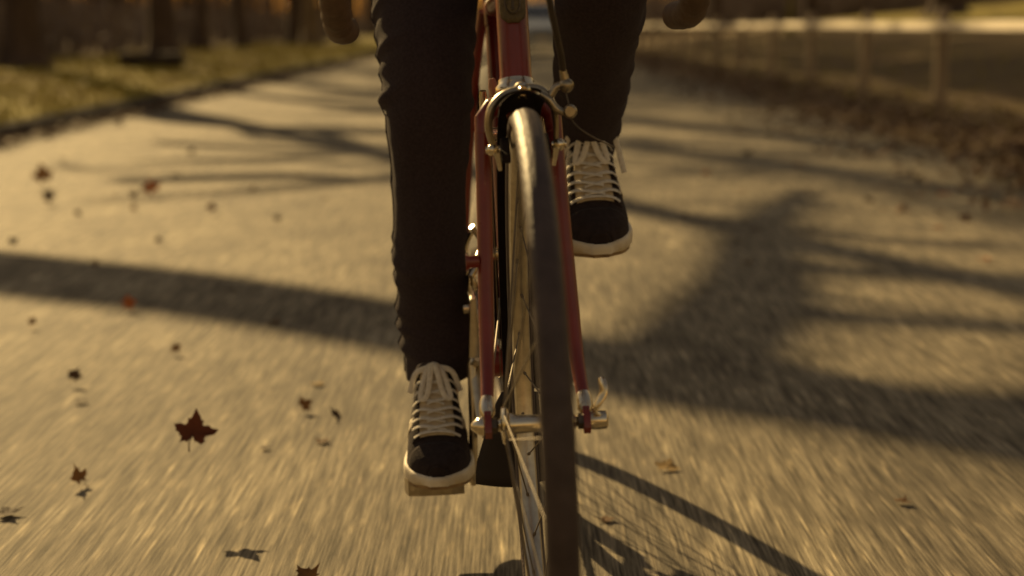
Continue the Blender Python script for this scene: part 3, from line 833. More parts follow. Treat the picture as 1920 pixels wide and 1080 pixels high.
# fork
fork = empty('fork', (0, 0, 0), bike)
cw = MB()
cw.box(ax(.362, 0), (.030, .030, .026), Matrix.Rotation(-(math.pi / 2 - HA), 3, 'Y'))
for s in (-1, 1):
    cw.tube([ax(.364, 0, s * .010), ax(.362, 0, s * .030), ax(.350, 0, s * .039), ax(.330, 0, s * .041)], [.0122, .0116, .0106, .0096], 16)
bevel(part('fork_crown', M['red'], cw, fork), .002)
for s in (-1, 1):
    P = spline([tuple(ax(.352, 0, s * .0405)), tuple(ax(.25, 0, s * .0435)), tuple(ax(.14, .002, s * .0475)), tuple(ax(.07, .012, s * .050)), tuple(ax(.03, .030, s * .0525)), tuple(ax(.012, .041, s * .0535))], 26)
    rad = list(np.interp(np.linspace(0, 1, 27), [0, .45, .85, 1], [.0094, .0087, .0070, .0063]))
    blade = part('blade', M['red'], MB().tube(P, rad, 18, up=(0, 1, 0)), fork)
    tp = ax(.013, .0405, s * .0536)
    part('fork_tip', M['chrome'], MB().tube([ax(.030, .030, s * .0527), ax(.024, .034, s * .0532), ax(.014, .040, s * .0536), ax(.008, .0435, s * .0538)], [.0074, .0086, .0088, .0055], 18), fork)
    part('eyelet', M['chrome'], MB().revolve([(.0022, -.003), (.0062, -.003), (.0068, 0), (.0062, .003), (.0022, .003)], 18, 'y', tuple(ax(.006, .026, s * .0545))), fork)
    part('dropout', M['red'], MB().slab([ax(.016, .034, s * .0535), ax(.016, .049, s * .0535), ax(.004, .058, s * .0535), ax(-.008, .058, s * .0535), ax(-.014, .050, s * .0535), ax(-.008, .038, s * .0535)], .0075, (0, 1, 0)), fork)
# lamp boss on the right blade
pb = ax(.186, .002, -.0460)
part('lamp_boss', M['red'], MB().tube([pb + V((0, -.008, 0)), pb + V((.002, -.018, 0)), pb + V((.002, -.022, 0))], [.0075, .0072, .0115], 14), fork)

# wheels
def wheel(name, c, hubw, flange_r, rear=False):
    w = empty(name, tuple(c), bike)
    ty = MB()
    prof = []
    for k in range(48):
        a = 2 * math.pi * k / 48
        prof.append((.3255 + .0145 * math.cos(a) * (1.0 if math.cos(a) > 0 else .75), .0152 * math.sin(a)))
    prof = [(r_ - (.0004 if (r_ > .333 and (.0036 < abs(y_) < .0062)) else 0), y_) for r_, y_ in prof]
    ty.revolve(prof, 120, 'y', (0, 0, 0), closed=True)
    ty.build('tyre', M['rubber'], w, angle=80)
    rim = MB()
    rim.revolve([(.3185, -.0115), (.3165, -.0117), (.3090, -.0112), (.3045, -.0095), (.3010, -.004), (.3005, 0), (.3010, .004), (.3045, .0095), (.3090, .0112), (.3165, .0117), (.3185, .0115), (.3135, .008), (.3135, -.008)], 120, 'y', (0, 0, 0), closed=True)
    rim.build('rim', M['alloy'], w, angle=30)
    hb = MB()
    hw = hubw
    hb.revolve([(.004, -hw - .016), (.0048, -hw - .014), (.005, -hw - .008), (.008, -hw - .004), (flange_r - .001, -hw - .0025), (flange_r + .001, -hw), (flange_r - .001, -hw + .0030), (.0135, -hw + .006), (.0105, -hw + .014),
                (.0095, 0), (.0105, hw - .014), (.0135, hw - .006), (flange_r - .001, hw - .0030), (flange_r + .001, hw), (flange_r - .001, hw + .0025), (.008, hw + .004), (.005, hw + .008), (.0048, hw + .014), (.004, hw + .016)], 32, 'y')
    hb.build('hub', M['chrome'], w)
    meshes = []
    for side in (-1, 1):
        for cross in (-1, 1):
            a0 = cross * 1.15
            p0 = V((flange_r * .86 * math.cos(a0), side * (hw + .0005 * cross), flange_r * .86 * math.sin(a0)))
            p1 = V((.303, side * .002, 0))
            sm = MB().tube([p0, p0.lerp(p1, .97), p0.lerp(p1, .972), p1], [.001, .001, .002, .002], 6)
            meshes.append((side, cross, sm.mesh('spoke', M['steel'])))
    for i in range(36):
        side = -1 if i % 2 else 1
        cross = 1 if (i // 2) % 2 else -1
        me = [q for q in meshes if q[0] == side and q[1] == cross][0][2]
        o = link('spoke', me, w); o.rotation_euler = (0, -2 * math.pi * (i + .3) / 36, 0)
    return w
fw = wheel('front_wheel', HUB, .036, .0205)
va = loc(0, 0, 1)  # noqa
rwh = wheel('rear_wheel', RA, .028, .0215, True)

# quick release
q = MB()
nL = HUB + V((0, .060, 0))
q.revolve([(.003, -.004), (.0095, -.004), (.010, 0), (.0105, .006), (.010, .0145), (.008, .0165), (.003, .017)], 24, 'y', tuple(nL))
qr = part('quick_release', M['chrome'], q)
lv = [HUB + V((.006, .067, .008)), loc(1114, 770, 1.53), loc(1121, 757, 1.528), loc(1131, 738, 1.53), loc(1131, 722, 1.533), loc(1125, 709, 1.54)]
part('lever', M['chrome'], MB().tube(spline([tuple(p) for p in lv], 18), [.0035, .0038, .004, .0042, .0045, .0048, .005, .0052, .0054, .0056, .0058, .006, .0062, .0063, .0063, .0062, .0058, .005, .0035], 12, flat=.5, up=(1, 0, 0)), qr)
part('skewer_nut', M['chrome'], MB().revolve([(.003, -.001), (.0105, -.001), (.0105, -.004), (.0085, -.008), (.0055, -.012), (.003, -.0145), (.001, -.015)], 20, 'y', tuple(HUB + V((0, -.0575, 0)))), qr)
for s in (-1, 1):
    part('axle_nut', M['dark_steel'], MB().revolve([(.003, 0), (.009, 0), (.009, .006), (.003, .006)], 6, 'y', tuple(HUB + V((0, s * .047 - .003, 0)))), qr)

# mudguards
def mudguard(name, c, a0, a1, rad=.358, wid=.024):
    root = empty(name, (0, 0, 0), bike)
    b = MB(); prof = []
    for k in range(9):
        t = -1 + k / 4
        prof.append((rad - .013 * t * t, wid * t))
    for k in range(8, -1, -1):
        t = -1 + k / 4
        prof.append((rad - .013 * t * t - .0016, wid * t * .97))
    b.revolve(prof, 60, 'y', tuple(c), closed=True, a0=a0, a1=a1)
    n = len(prof); e = 60 * n
    b.f.append(tuple(range(n))); b.f.append(tuple(range(e, e + n))[::-1])
    b.build('guard', M['black'], root, angle=60)
    return root
mgf = mudguard('front_mudguard', HUB, R(93), R(188))
mgr = mudguard('rear_mudguard', RA, R(-8), R(215))
# front flap
fl = MB(); rows = []
for i in range(9):
    t = i / 8
    y = 735 + (908 - 735) * t
    xl = 940 + (892 - 940) * min(1, t * 1.25) ** .8
    xr = 1010 + (1024 - 1010) * t
    row = []
    for j in range(9):
        s = j / 8
        row.append(loc(xl + (xr - xl) * s, y + t * t * (6 * math.sin(s * 3.14) - 16 * max(0, s - .55)), 1.892 + .012 * t - .008 * math.cos((s - .5) * 2.4)))
    rows.append(row)
fl.grid(rows)
fo = part('mudflap', M['flap'], fl, mgf); mm = fo.modifiers.new('solid', 'SOLIDIFY'); mm.thickness = .003
for g, c, ang, ro in ((mgf, HUB, R(168), .0535), (mgr, RA, R(160), .066), (mgr, RA, R(95), .066)):
    for s in (-1, 1):
        e = c + V((.355 * math.cos(ang), s * .024, .355 * math.sin(ang)))
        part('stay', M['steel'], MB().tube([c + V((0, s * ro, .012)), c.lerp(e, .9) + V((0, s * .004, 0)), e], .0017, 6), g)

# front brake: a side-pull caliper in front of the crown
brk = empty('front_brake', (0, 0, 0), bike)
BY = 1.615
def bl(px, py, dy=0.0): return loc(px, py, BY + dy)
def armtube(pts, r, n=14, flat=.75):
    P = spline([tuple(p) for p in pts], 22)
    rr = np.interp(np.linspace(0, 1, 23), np.linspace(0, 1, len(r)), r)
    return MB().tube(P, list(rr), n, up=(1, 0, 0), flat=flat)
part('arm', M['brake'], armtube([bl(985, 170), bl(962, 170), bl(938, 182), bl(921, 205), bl(916, 235), bl(921, 262), bl(929, 281)], [.005, .0066, .0077, .0080, .0074, .0063, .005], flat=.62), brk)
part('arm', M['brake'], armtube([bl(962, 168, .012), bl(990, 163, .012), bl(1015, 168, .012), bl(1034, 190, .012), bl(1042, 225, .012), bl(1043, 268, .012)], [.005, .0062, .0066, .0064, .0056, .0046], flat=.62), brk)
part('cable_arm', M['brake'], armtube([bl(1012, 176), bl(1028, 186), bl(1040, 201), bl(1052, 209), bl(1066, 210)], [.006, .0066, .006, .0055, .0055]), brk)
part('cable_arm', M['brake'], armtube([bl(1024, 190, .012), bl(1034, 176, .012), bl(1043, 163, .012), bl(1060, 158, .012)], [.0066, .0062, .0058, .0058]), brk)
pv = bl(980, 170)
part('pivot_bolt', M['chrome'], MB().revolve([(.0005, .012), (.005, .012), (.006, .009), (.0065, .0), (.009, -.002), (.009, -.03), (.004, -.06)], 16, 'x', (pv.x, pv.y, pv.z)), brk)
part('anchor_bolt', M['brake'], MB().sphere(tuple(bl(1069, 209, -.004)), .0078).cyl(bl(1069, 209, -.02), bl(1069, 209, .012), .0055), brk)
part('barrel_adjuster', M['brake'], MB().sphere(tuple(bl(1062, 160, .010)), .0082).cyl(bl(1062, 166, .01), bl(1057, 140, .01), .0048).cyl(bl(1057, 142, .01), bl(1055, 131, .01), .0042), brk)
for (x, y, sx) in ((931, 281, 1), (1041, 271, -1)):
    c0 = bl(x, y)
    pad = part('brake_pad', M['black'], MB().box(c0 + V((-.012, -sx * -.010, -.002)), (.048, .010, .011), Matrix.Rotation(.35, 3, 'Y')), brk); bevel(pad, .002)
    part('pad_holder', M['chrome'], MB().sphere(tuple(c0 + V((.002, -sx * .004, 0))), .0072).tube([c0 + V((.012, 0, -.002)), c0 + V((.008, sx * .003, -.022))], [.004, .0022], 10).cyl(c0 + V((0, -sx * .012, 0)), c0 + V((0, sx * .004, 0)), .0045), brk)
part('cable_housing', M['cable'], MB().tube(spline([tuple(bl(1056, 134, .01)), tuple(bl(1052, 105, .0)), tuple(bl(1042, 60, -.02)), tuple(bl(1031, 5, -.04)), tuple(bl(1022, -60, -.05)), tuple(bl(1010, -160, -.05)), tuple(bl(1010, -240, -.02))], 26), .0037, 10), brk)
part('inner_cable', M['steel'], MB().tube(spline([tuple(bl(1060, 168, .01)), tuple(bl(1066, 195, 0)), tuple(bl(1071, 222, -.006)), tuple(bl(1086, 240, -.012)), tuple(bl(1112, 257, -.012)), tuple(bl(1152, 276, -.008))], 24), .0009, 6), brk)

# down tube shift levers (rubbed grips)
sl = part('shift_lever', M['chrome'], MB().tube(spline([tuple(SH + V((0, -.033, 0))), tuple(SH + V((.012, -.036, .03))), tuple(SH + V((.02, -.036, .055)))], 8), [.007, .006, .005, .005, .005, .005, .005, .005, .004], 12))
gt = SH + V((.02, -.036, .05))
gm = MB(); 
gm.tube([loc(922 + 7 * i / 12, 147 + 38 * i / 12, 1.79) for i in range(13)], [.003 + .0022 * math.sin(math.pi * i / 12) + .0004 * (i % 2) for i in range(13)], 12, flat=1.1)
part('grip', M['gum'], gm, sl)
part('shift_lever', M['chrome'], MB().tube(spline([tuple(SH + V((0, .033, 0))), tuple(SH + V((.012, .036, .02))), tuple(SH + V((.018, .036, .04)))], 8), [.007, .006, .005, .005, .005, .005, .005, .005, .004], 12))
part('gear_cable', M['steel'], MB().tube([SH + V((-.004, -.03, -.005)), BB + V((.01, -.02, -.02))], .0009, 6))

# crankset, chain, pedals
crk = empty('crankset', (0, 0, 0), bike)
def chainring(r, y):
    b = MB(); n = 52
    outer = []
    for k in range(n * 2):
        a = math.pi * k / n
        outer.append((r + (.003 if k % 2 else -.0025), a))
    rows = [[V((.42 + q * math.cos(a), yy, .27 + q * math.sin(a))) for q, a in outer + outer[:1]] for yy in (y - .0014, y + .0014)]
    inn = [[V((.42 + (r - .016) * math.cos(a), yy, .27 + (r - .016) * math.sin(a))) for q, a in outer + outer[:1]] for yy in (y + .0014, y - .0014)]
    b.grid(rows + inn + rows[:1])
    return b
for r, y in ((.107, -.050), (.086, -.042)):
    part('chainring', M['alloy'], chainring(r, y), crk, angle=30)
sp = MB()
for k in range(5):
    a = 2 * math.pi * k / 5 + .3
    sp.tube([V((.42, -.052, .27)), V((.42 + .098 * math.cos(a), -.051, .27 + .098 * math.sin(a)))], [.014, .008], 10, flat=.35, up=(0, 1, 0))
part('spider', M['alloy'], sp, crk)
PED_R = V((.440, -.0, .101)); PED_L = V((.400, 0, .439))
for s, pd in ((-1, PED_R), (1, PED_L)):
    y0, y1 = s * .060, s * .068
    P = [V((.42, y0, .27)) + (V((.42, y0, .27)) - V((pd.x, y1, pd.z))) * .06, V((.42, y0, .27)), V((.42, y0, .27)).lerp(V((pd.x, y1, pd.z)), .5), V((pd.x, y1, pd.z)), V((pd.x, y1, pd.z)) + (V((pd.x, y1, pd.z)) - V((.42, y0, .27))) * .06]
    part('crank_arm', M['alloy'], MB().tube(P, [.010, .0145, .0105, .0115, .007], 16, flat=.6, up=(1, 0, 0)), crk)
def chain():
    pts = []
    c1, r1, c2, r2 = V((.42, 0, .27)), .109, V((0, 0, WR)), .038
    for a in np.linspace(R(95), R(-80), 30): pts.append(c1 + V((r1 * math.cos(a), 0, r1 * math.sin(a))))
    lo = V((.03, 0, .16))
    for t in np.linspace(0, 1, 24): pts.append(pts[29].lerp(lo, t) if t > 0 else pts[29])
    for a in np.linspace(R(-80), R(-230), 8): pts.append(lo + V((-.015 + .02 * math.cos(a), 0, .0 + .02 * math.sin(a))))
    pts.append(V((.02, 0, .24))); pts.append(V((.035, 0, .27)))
    for a in np.linspace(R(-60), R(-260), 14): pts.append(c2 + V((r2 * math.cos(a) * (1 if True else 1), 0, r2 * math.sin(a))))
    q = pts[-1]
    for t in np.linspace(.05, 1, 26): pts.append(q.lerp(pts[0], t))
    b = MB(); acc = 0
    for i in range(len(pts) - 1):
        a, c = pts[i], pts[i + 1]; d = (c - a)
        if d.length < 1e-5: continue
        ang = math.atan2(d.z, d.x)
        b.box((a + c) / 2 + V((0, -.046, 0)), (d.length * .8, .0075 if i % 2 else .0055, .0085), Matrix.Rotation(-ang, 3, 'Y'))
    return b
part('chain', M['dark_steel'], chain())
cas = MB()
for k, r in enumerate((.050, .045, .040, .035, .030)):
    cas.revolve([(.02, -.036 - k * .004 + .001), (r, -.036 - k * .004 + .001), (r, -.036 - k * .004 - .001), (.02, -.036 - k * .004 - .001)], 36, 'y', (0, 0, WR))
part('sprockets', M['dark_steel'], cas)
rd = empty('rear_derailleur', (0, 0, 0), bike)
part('cage', M['alloy'], MB().slab([V((.01, -.055, .255)), V((.045, -.055, .25)), V((.055, -.055, .16)), V((.03, -.055, .135)), V((.005, -.055, .15))], .003, (0, 1, 0)).slab([V((.01, -.040, .255)), V((.045, -.040, .25)), V((.055, -.040, .16)), V((.03, -.040, .135)), V((.005, -.040, .15))], .003, (0, 1, 0)), rd)
part('knuckle', M['alloy'], MB().tube([V((.0, -.066, .325)), V((.01, -.082, .30)), V((.03, -.075, .27)), V((.028, -.055, .252))], [.010, .012, .012, .010], 12), rd)
for z in (.245, .158): part('jockey_wheel', M['black'], MB().revolve([(.004, -.051), (.02, -.051), (.022, -.0475), (.02, -.044), (.004, -.044)], 20, 'y', (.03, 0, z)), rd)
fd = empty('front_derailleur', (0, 0, 0), bike)
part('cage', M['chrome'], MB().tube(spline([(.46, -.060, .39), (.43, -.060, .395), (.37, -.058, .388), (.31, -.056, .355)], 10), .011, 8, flat=.16, up=(0, 0, 1)).tube(spline([(.45, -.040, .385), (.42, -.040, .39), (.36, -.040, .38), (.31, -.040, .355)], 10), .010, 8, flat=.16, up=(0, 0, 1)), fd)
fdc = BB.lerp(SEAT, .30)
part('clamp', M['chrome'], MB().tube([fdc - (SEAT - BB).normalized() * .009, fdc + (SEAT - BB).normalized() * .009], .0175, 20), fd)
part('link', M['chrome'], MB().tube([fdc + V((0, -.017, 0)), fdc + V((.012, -.04, .002)), V((.41, -.058, .40))], [.010, .009, .006], 12, flat=.8).tube([fdc + V((0, -.03, .01)), fdc + V((.01, -.052, .045))], [.005, .004], 10), fd)

part('link_arm', M['chrome'], MB().tube(spline([tuple(loc(x, y, 2.15)) for x, y in ((884, 436), (874, 458), (870, 485), (876, 508))], 12), .0062, 12, flat=.6, up=(1, 0, 0)).sphere(tuple(loc(877, 509, 2.145)), .0075), fd)
part('cable_clamp', M['chrome'], MB().tube([loc(882, 515, 2.14), loc(895, 545, 2.14), loc(907, 580, 2.14)], [.0050, .0062, .0050], 12, flat=.7), fd)
part('adjusting_ring', M['chrome'], MB().revolve([(.0055, -.004), (.0085, -.004), (.0085, .004), (.0055, .004)], 18, 'y', tuple(loc(874, 578, 2.14)), closed=True), fd)

def pedal(s, pd):
    r = empty('pedal', (pd.x, s * .070, pd.z), bike)
    MB().revolve([(.002, -.001 * s), (.006, 0), (.006, .02 * s), (.0105, .022 * s), (.0105, .035 * s), (.0085, .045 * s), (.0085, .07 * s), (.0105, .078 * s), (.0105, .092 * s), (.002, .094 * s)], 20, 'y').build('spindle', M['alloy'], r)
    for e in (-1, 1):
        b = MB()
        pts = [(e * .034, s * .012), (e * .036, s * .03), (e * .036, s * .07), (e * .032, s * .094), (e * .012, s * .100)]
        rows = [[V((x, y, z)) for (x, y) in pts] for z in (-.012, -.004, .004, .012)]
        b.grid(rows)
        # saw teeth on the cage
        for k in range(9):
            y = s * (.016 + .008 * k)
            for z0 in (1,):
                i = len(b.v); b.v += [(e * .0355, y - .003, z0 * .012), (e * .0355, y + .003, z0 * .012), (e * .0355, y, z0 * .0165)]; b.f.append((i, i + 1, i + 2))
        o = b.build('cage', M['brake'], r, smooth=False); m1 = o.modifiers.new('solid', 'SOLIDIFY'); m1.thickness = .0022
    for yy in (.088, .02): MB().tube([V((-.034, s * yy, 0)), V((.034, s * yy, 0))], .004, 8).build('cross_bar', M['alloy'], r)
    return r
pedal(-1, PED_R); pedal(1, PED_L)

# stem, handlebar, levers, seat post, saddle
part('stem', M['chrome'], MB().tube(spline([tuple(ax(.55)), tuple(ax(.60)), tuple(ax(.628) + V((.006, 0, 0))), tuple(ax(.63) + V((.03, 0, .0))), tuple(V((.885, 0, .905)))], 16), .0115, 16).cyl((.885, -.022, .905), (.885, .022, .905), .0165))
hbar = empty('handlebar', (0, 0, 0), bike)
part('bar', M['chrome'], MB().cyl((.885, -.10, .905), (.885, .10, .905), .0127), hbar)
for s in (-1, 1):
    P = spline([(.885, s * .09, .905), (.886, s * .145, .905), (.90, s * .178, .906), (.935, s * .19, .905), (.968, s * .191, .893), (.978, s * .192, .857), (.966, s * .193, .815), (.935, s * .194, .783), (.89, s * .194, .768), (.80, s * .194, .766)], 60)
    part('drop_tape', M['leather'], MB().tube(P, [.0162 + .0006 * math.sin(i * 1.9) for i in range(61)], 16), hbar)
    part('bar_plug', M['chrome'], MB().sphere((.797, s * .194, .766), .0150, 14, 8, (.5, 1, 1)), hbar)
    lvr = part('brake_hood', M['leather'], MB().tube(spline([(.965, s * .191, .888), (.995, s * .191, .915), (1.015, s * .191, .945), (1.005, s * .191, .962)], 12), [.016, .0165, .017, .017, .0165, .016, .015, .0145, .014, .014, .013, .011, .006], 14), hbar)
    part('lever_blade', M['chrome'], MB().tube(spline([(1.012, s * .191, .935), (1.028, s * .191, .90), (1.03, s * .193, .865), (1.018, s * .197, .825)], 14), .007, 12, flat=.6, up=(1, 0, 0)), lvr)
sp_dir = (SEAT - BB).normalized()
part('seat_post', M['chrome'], MB().tube([SEAT, SEAT + sp_dir * .15], .0132, 16))
sd = MB(); rows = []
for i in range(15):
    t = i / 14; u = .36 - .28 * t
    w = .018 + .058 * max(0, (t - .35) / .65) ** 1.3
    rows.append([V((u, w * math.sin(a) * 1.05, .945 + .012 * t * t - .008 * math.sin(3 * t) - w * .35 * (1 - math.cos(a)))) for a in np.linspace(-1.7, 1.7, 13)])
sd.grid(rows)
so = part('saddle', M['leather'], sd); ms = so.modifiers.new('solid', 'SOLIDIFY'); ms.thickness = .01
part('rail', M['chrome'], MB().tube(spline([(.33, .01, .925), (.27, .022, .905), (.18, .024, .905), (.11, .04, .93)], 12), .0035, 8).tube(spline([(.33, -.01, .925), (.27, -.022, .905), (.18, -.024, .905), (.11, -.04, .93)], 12), .0035, 8).cyl(SEAT + sp_dir * .13 + V((0, -.026, 0)), SEAT + sp_dir * .13 + V((0, .026, 0)), .009), so)

# ------------------------------------------------------------------ rider
def skin_mesh(name, nodes, edges, m, parent=None, root=0, sub=2):
    me = bpy.data.meshes.new(name)
    me.from_pydata([n[0] for n in nodes], edges, [])
    me.materials.append(m)
    o = bpy.data.objects.new(name, me); COL.objects.link(o)
    if parent is not None: o.parent = parent
    md = o.modifiers.new('skin', 'SKIN'); md.use_smooth_shade = True
    sv = me.skin_vertices[0].data
    for i, n in enumerate(nodes):
        r = n[1]; sv[i].radius = r if hasattr(r, '__len__') else (r, r)
        sv[i].use_root = (i == root)
    s = o.modifiers.new('sub', 'SUBSURF'); s.levels = sub; s.render_levels = sub
    return o

bn = []; be = []
def J(p, r, par=None):
    bn.append((tuple(p), r)); i = len(bn) - 1
    if par is not None: be.append((par, i))
    return i
pel = J((.15, 0, 1.04), (.13, .10))
wai = J((.22, 0, 1.20), (.12, .09), pel); che = J((.36, 0, 1.42), (.14, .10), wai); ster = J((.43, 0, 1.52), (.10, .075), che)
nk = J((.48, 0, 1.60), .052, ster); hd = J((.53, 0, 1.68), (.07, .08), nk); hd2 = J((.55, 0, 1.78), (.075, .085), hd); hd3 = J((.545, 0, 1.85), .05, hd2)
face = J((.615, 0, 1.70), .02, hd)
for s in (-1, 1):
    sh_ = J((.44, s * .17, 1.50), .058, ster); elb = J((.60, s * .23, 1.24), .042, sh_); wri = J((.83, s * .205, 1.02), .028, elb)
    palm = J((.925, s * .198, .965), (.034, .018), wri)
    for k in range(4):
        a = J((.955 + .012 * k, s * (.205 + .005), .945 + .008 * k), .0095, palm); b2 = J((.985 + .010 * k, s * .216, .925 + .008 * k), .009, a); J((1.0 + .008 * k, s * .205, .905 + .008 * k), .008, b2)
    t1 = J((.93, s * .175, .955), .010, palm); J((.958, s * .168, .935), .009, t1)
HIP_R, KNE_R, ANK_R = V((.20, -.092, 1.0)), V((.43, -.106, .66)), V((.325, -.112, .235))
HIP_L, KNE_L, ANK_L = V((.20, .092, 1.0)), V((.61, .132, .845)), V((.272, .124, .555))
for hp, kn, an, sh0 in ((HIP_R, KNE_R, ANK_R, .133), (HIP_L, KNE_L, ANK_L, .458)):
    h_ = J(hp, .080, pel); t_ = J(hp.lerp(kn, .5), .062, h_); k_ = J(kn, .046, t_); c_ = J(kn.lerp(an, .35) + V((-.01, 0, 0)), .044, k_); a_ = J(an, .030, c_)
    f_ = J((an.x + .03, an.y, sh0 + .065), .030, a_); J((an.x + .11, an.y, sh0 + .038), (.030, .018), f_)
rider = skin_mesh('person', bn, be, M['skin'])
rider.matrix_world = BM
tag(rider, 'cyclist in black jeans and black sneakers riding the red bicycle', 'person')
# jumper (torso and arms) and hair
jn = []; je = []
def JJ(p, r, par=None):
    jn.append((tuple(p), r)); i = len(jn) - 1
    if par is not None: je.append((par, i))
    return i
j0 = JJ((.14, 0, 1.06), (.155, .125)); j1 = JJ((.22, 0, 1.20), (.145, .115), j0); j2 = JJ((.36, 0, 1.42), (.165, .125), j1); j3 = JJ((.43, 0, 1.52), (.115, .09), j2); JJ((.465, 0, 1.575), .066, j3)
for s in (-1, 1):
    a = JJ((.44, s * .175, 1.50), .076, j3); b_ = JJ((.60, s * .232, 1.24), .058, a); JJ((.82, s * .206, 1.03), .040, b_)
jo = skin_mesh('jumper', jn, je, M['wool'], rider)
hair = MB().sphere((.525, 0, 1.80), .105, 24, 16, (1.05, .92, 1.0)); part('hair', M['hair'], hair, rider)

# jeans: one garment, two legs and a hip section, with folds
def leg_rows(ctrl, seed, folds, n=230, m=84):
    C = spline(ctrl, n)
    Fm = frames([V(c[:3]) for c in C], up=(0, 1, 0))
    L = [0.0]
    for i in range(n): L.append(L[-1] + float(np.linalg.norm(C[i + 1][:3] - C[i][:3])))
    rows = []
    for i, (p, t, a, b) in enumerate(Fm):
        row = []
        for j in range(m + 1):
            th = 2 * math.pi * (j % m) / m
            ra, rb_ = C[i][3], C[i][4]
            s = L[i]
            w = 0.0
            for (sc, amp, wd, thc, thw, tilt) in folds:
                d = math.atan2(math.sin(th - thc), math.cos(th - thc))
                x = (s - sc - tilt * d - .006 * mnoise.noise(V((math.cos(th) * 1.5 + seed, math.sin(th) * 1.5, sc * 40)))) / wd
                if abs(x) < 3: w += amp * math.exp(-(d / thw) ** 2) * (math.exp(-x * x) - .35 * math.exp(-(x - 1.1) ** 2 * 1.5))
            w += .0022 * mnoise.noise(V((math.cos(th) * 2.2 + seed, math.sin(th) * 2.2, s * 16)))
            w += .003 * mnoise.noise(V((math.cos(th) * 1.1 + seed, math.sin(th) * 1.1 + 5, s * 7)))
            row.append(p + a * (math.cos(th) * (ra + w)) + b * (math.sin(th) * (rb_ + w)))
        rows.append(row)
    return rows
jb = MB()
# angle 0 of a ring points to the rider's left (+y)
RL = [(.155, -.085, 1.02, .098, .115), (.27, -.096, .91, .086, .092), (.365, -.102, .79, .074, .078), (.425, -.106, .665, .0625, .068), (.408, -.110, .56, .0545, .062), (.385, -.114, .45, .0515, .060), (.360, -.114, .35, .0535, .058), (.352, -.113, .290, .0520, .060), (.350, -.1125, .240, .0490, .060)]
def fold_set(seed, groups):
    r = random.Random(seed); out = []
    for (s0, s1, gap, amp, thc, thw, wd) in groups:
        x = s0
        while x < s1:
            out.append((x, amp * r.uniform(.45, 1.2), wd * r.uniform(.7, 1.35), thc + r.uniform(-.35, .35), thw * r.uniform(.6, 1.3), r.uniform(-.012, .012)))
            x += gap * r.uniform(.65, 1.5)
    return out
PI = math.pi
LR_ = leg_rows(RL, 1.0, fold_set(2, [(.20, .47, .023, .0070, PI, .75, .008), (.37, .56, .045, .0045, 0, .6, .012), (.28, .40, .05, .0030, -PI / 2, .8, .014), (.66, .84, .034, .0065, PI, .85, .012), (.66, .84, .036, .0070, 0, .9, .013), (.70, .83, .04, .0030, PI / 2, .9, .014), (.50, .66, .07, .0025, PI, .7, .014)]))
LL = [(.155, .085, 1.02, .098, .115), (.30, .108, .97, .088, .092), (.44, .122, .915, .074, .080), (.58, .131, .845, .0635, .068), (.57, .131, .80, .062, .064), (.51, .130, .745, .057, .062), (.42, .128, .67, .052, .060), (.345, .126, .610, .0475, .058), (.318, .125, .580, .046, .058)]
LR2 = leg_rows(LL, 4.0, fold_set(7, [(.40, .70, .05, .0045, 0, .7, .012), (.70, .92, .04, .0045, 0, .8, .012), (.62, .90, .045, .0040, PI, .8, .012), (.75, .92, .05, .0025, PI / 2, .9, .014)]))
def turned(rows):          # hem turned inside
    last = rows[-1]; c = sum((V(p) for p in last[:-1]), V()) / (len(last) - 1)
    up_ = (V(rows[-12][0]) - V(rows[-1][0])).normalized()
    rows.append([c + (V(p) - c) * .93 - up_ * .0005 for p in last]); rows.append([c + (V(p) - c) * .88 + up_ * .02 for p in last])
    return rows
jb.grid(turned(LR_)); jb.grid(turned(LR2))
rows = []
for z, w, d, u in ((.97, .165, .10, .20), (1.02, .175, .125, .155), (1.08, .172, .125, .14), (1.14, .155, .11, .165), (1.17, .148, .105, .18)):
    rows.append([V((u + d * math.sin(a), w * math.cos(a), z)) for a in np.linspace(0, 2 * math.pi, 33)])
jb.grid(rows)
part('jeans', M['denim'], jb, rider, angle=180, fix=False)
# thin seam down the outside of the right leg, visible in the rim light
seam = MB(); seam.tube([V(LR_[i][42]) + V((0, -.0012, 0)) for i in range(0, 228, 3)], .0011, 5); part('seam', M['denim'], seam, rider)

# sneakers
SL = .292
HX = [0, .012, .04, .08, .115, .145, .175, .205, .235, .262, .280, .288]
SW = [.020, .030, .0345, .035, .0355, .038, .0425, .0462, .0468, .0385, .0245, .010]          # half width
SH_ = [.120, .140, .150, .150, .136, .112, .086, .062, .044, .034, .027, .018]                # top above the sole line
CO = [0, 0, 0, 0, .001, .002, .004, .005, .006, .007, .007, .007]                              # inward curve of the last
def sprof(x): return float(np.interp(x, HX, SW)), float(np.interp(x, HX, SH_)), float(np.interp(x, HX, CO))
def s_smooth(x):
    a = [sprof(max(0, min(SL - .004, x + d))) for d in (-.008, -.004, 0, .004, .008)]
    return tuple(sum(q[i] for q in a) / 5 for i in range(3))
def shoe_pt(x, th, off=0.0, inner=1):
    """upper surface; th from -pi/2 (outer side low) over the top (0) to pi/2 (inner side low)"""
    w, h, c = s_smooth(x)
    e = .72 if x > .19 else .72 - .0 * x
    sx = math.sin(th); cx = math.cos(th)
    yy = (w + off) * math.copysign(abs(sx) ** e, sx)
    narrow = 1 - .30 * max(0, min(1, (.15 - x) / .06)) * max(0, cx) ** .8 * 0
    zz = (h + off) * max(0, cx) ** (.80)
    if x < .16: 
        t = min(1, (.16 - x) / .05)
        # taller quarter: walls rise steeply, narrowing to the ankle
        k = zz / max(h, 1e-4)
        yy *= 1 - .10 * t * k
    return V((x, inner * (yy + c), .024 + zz))
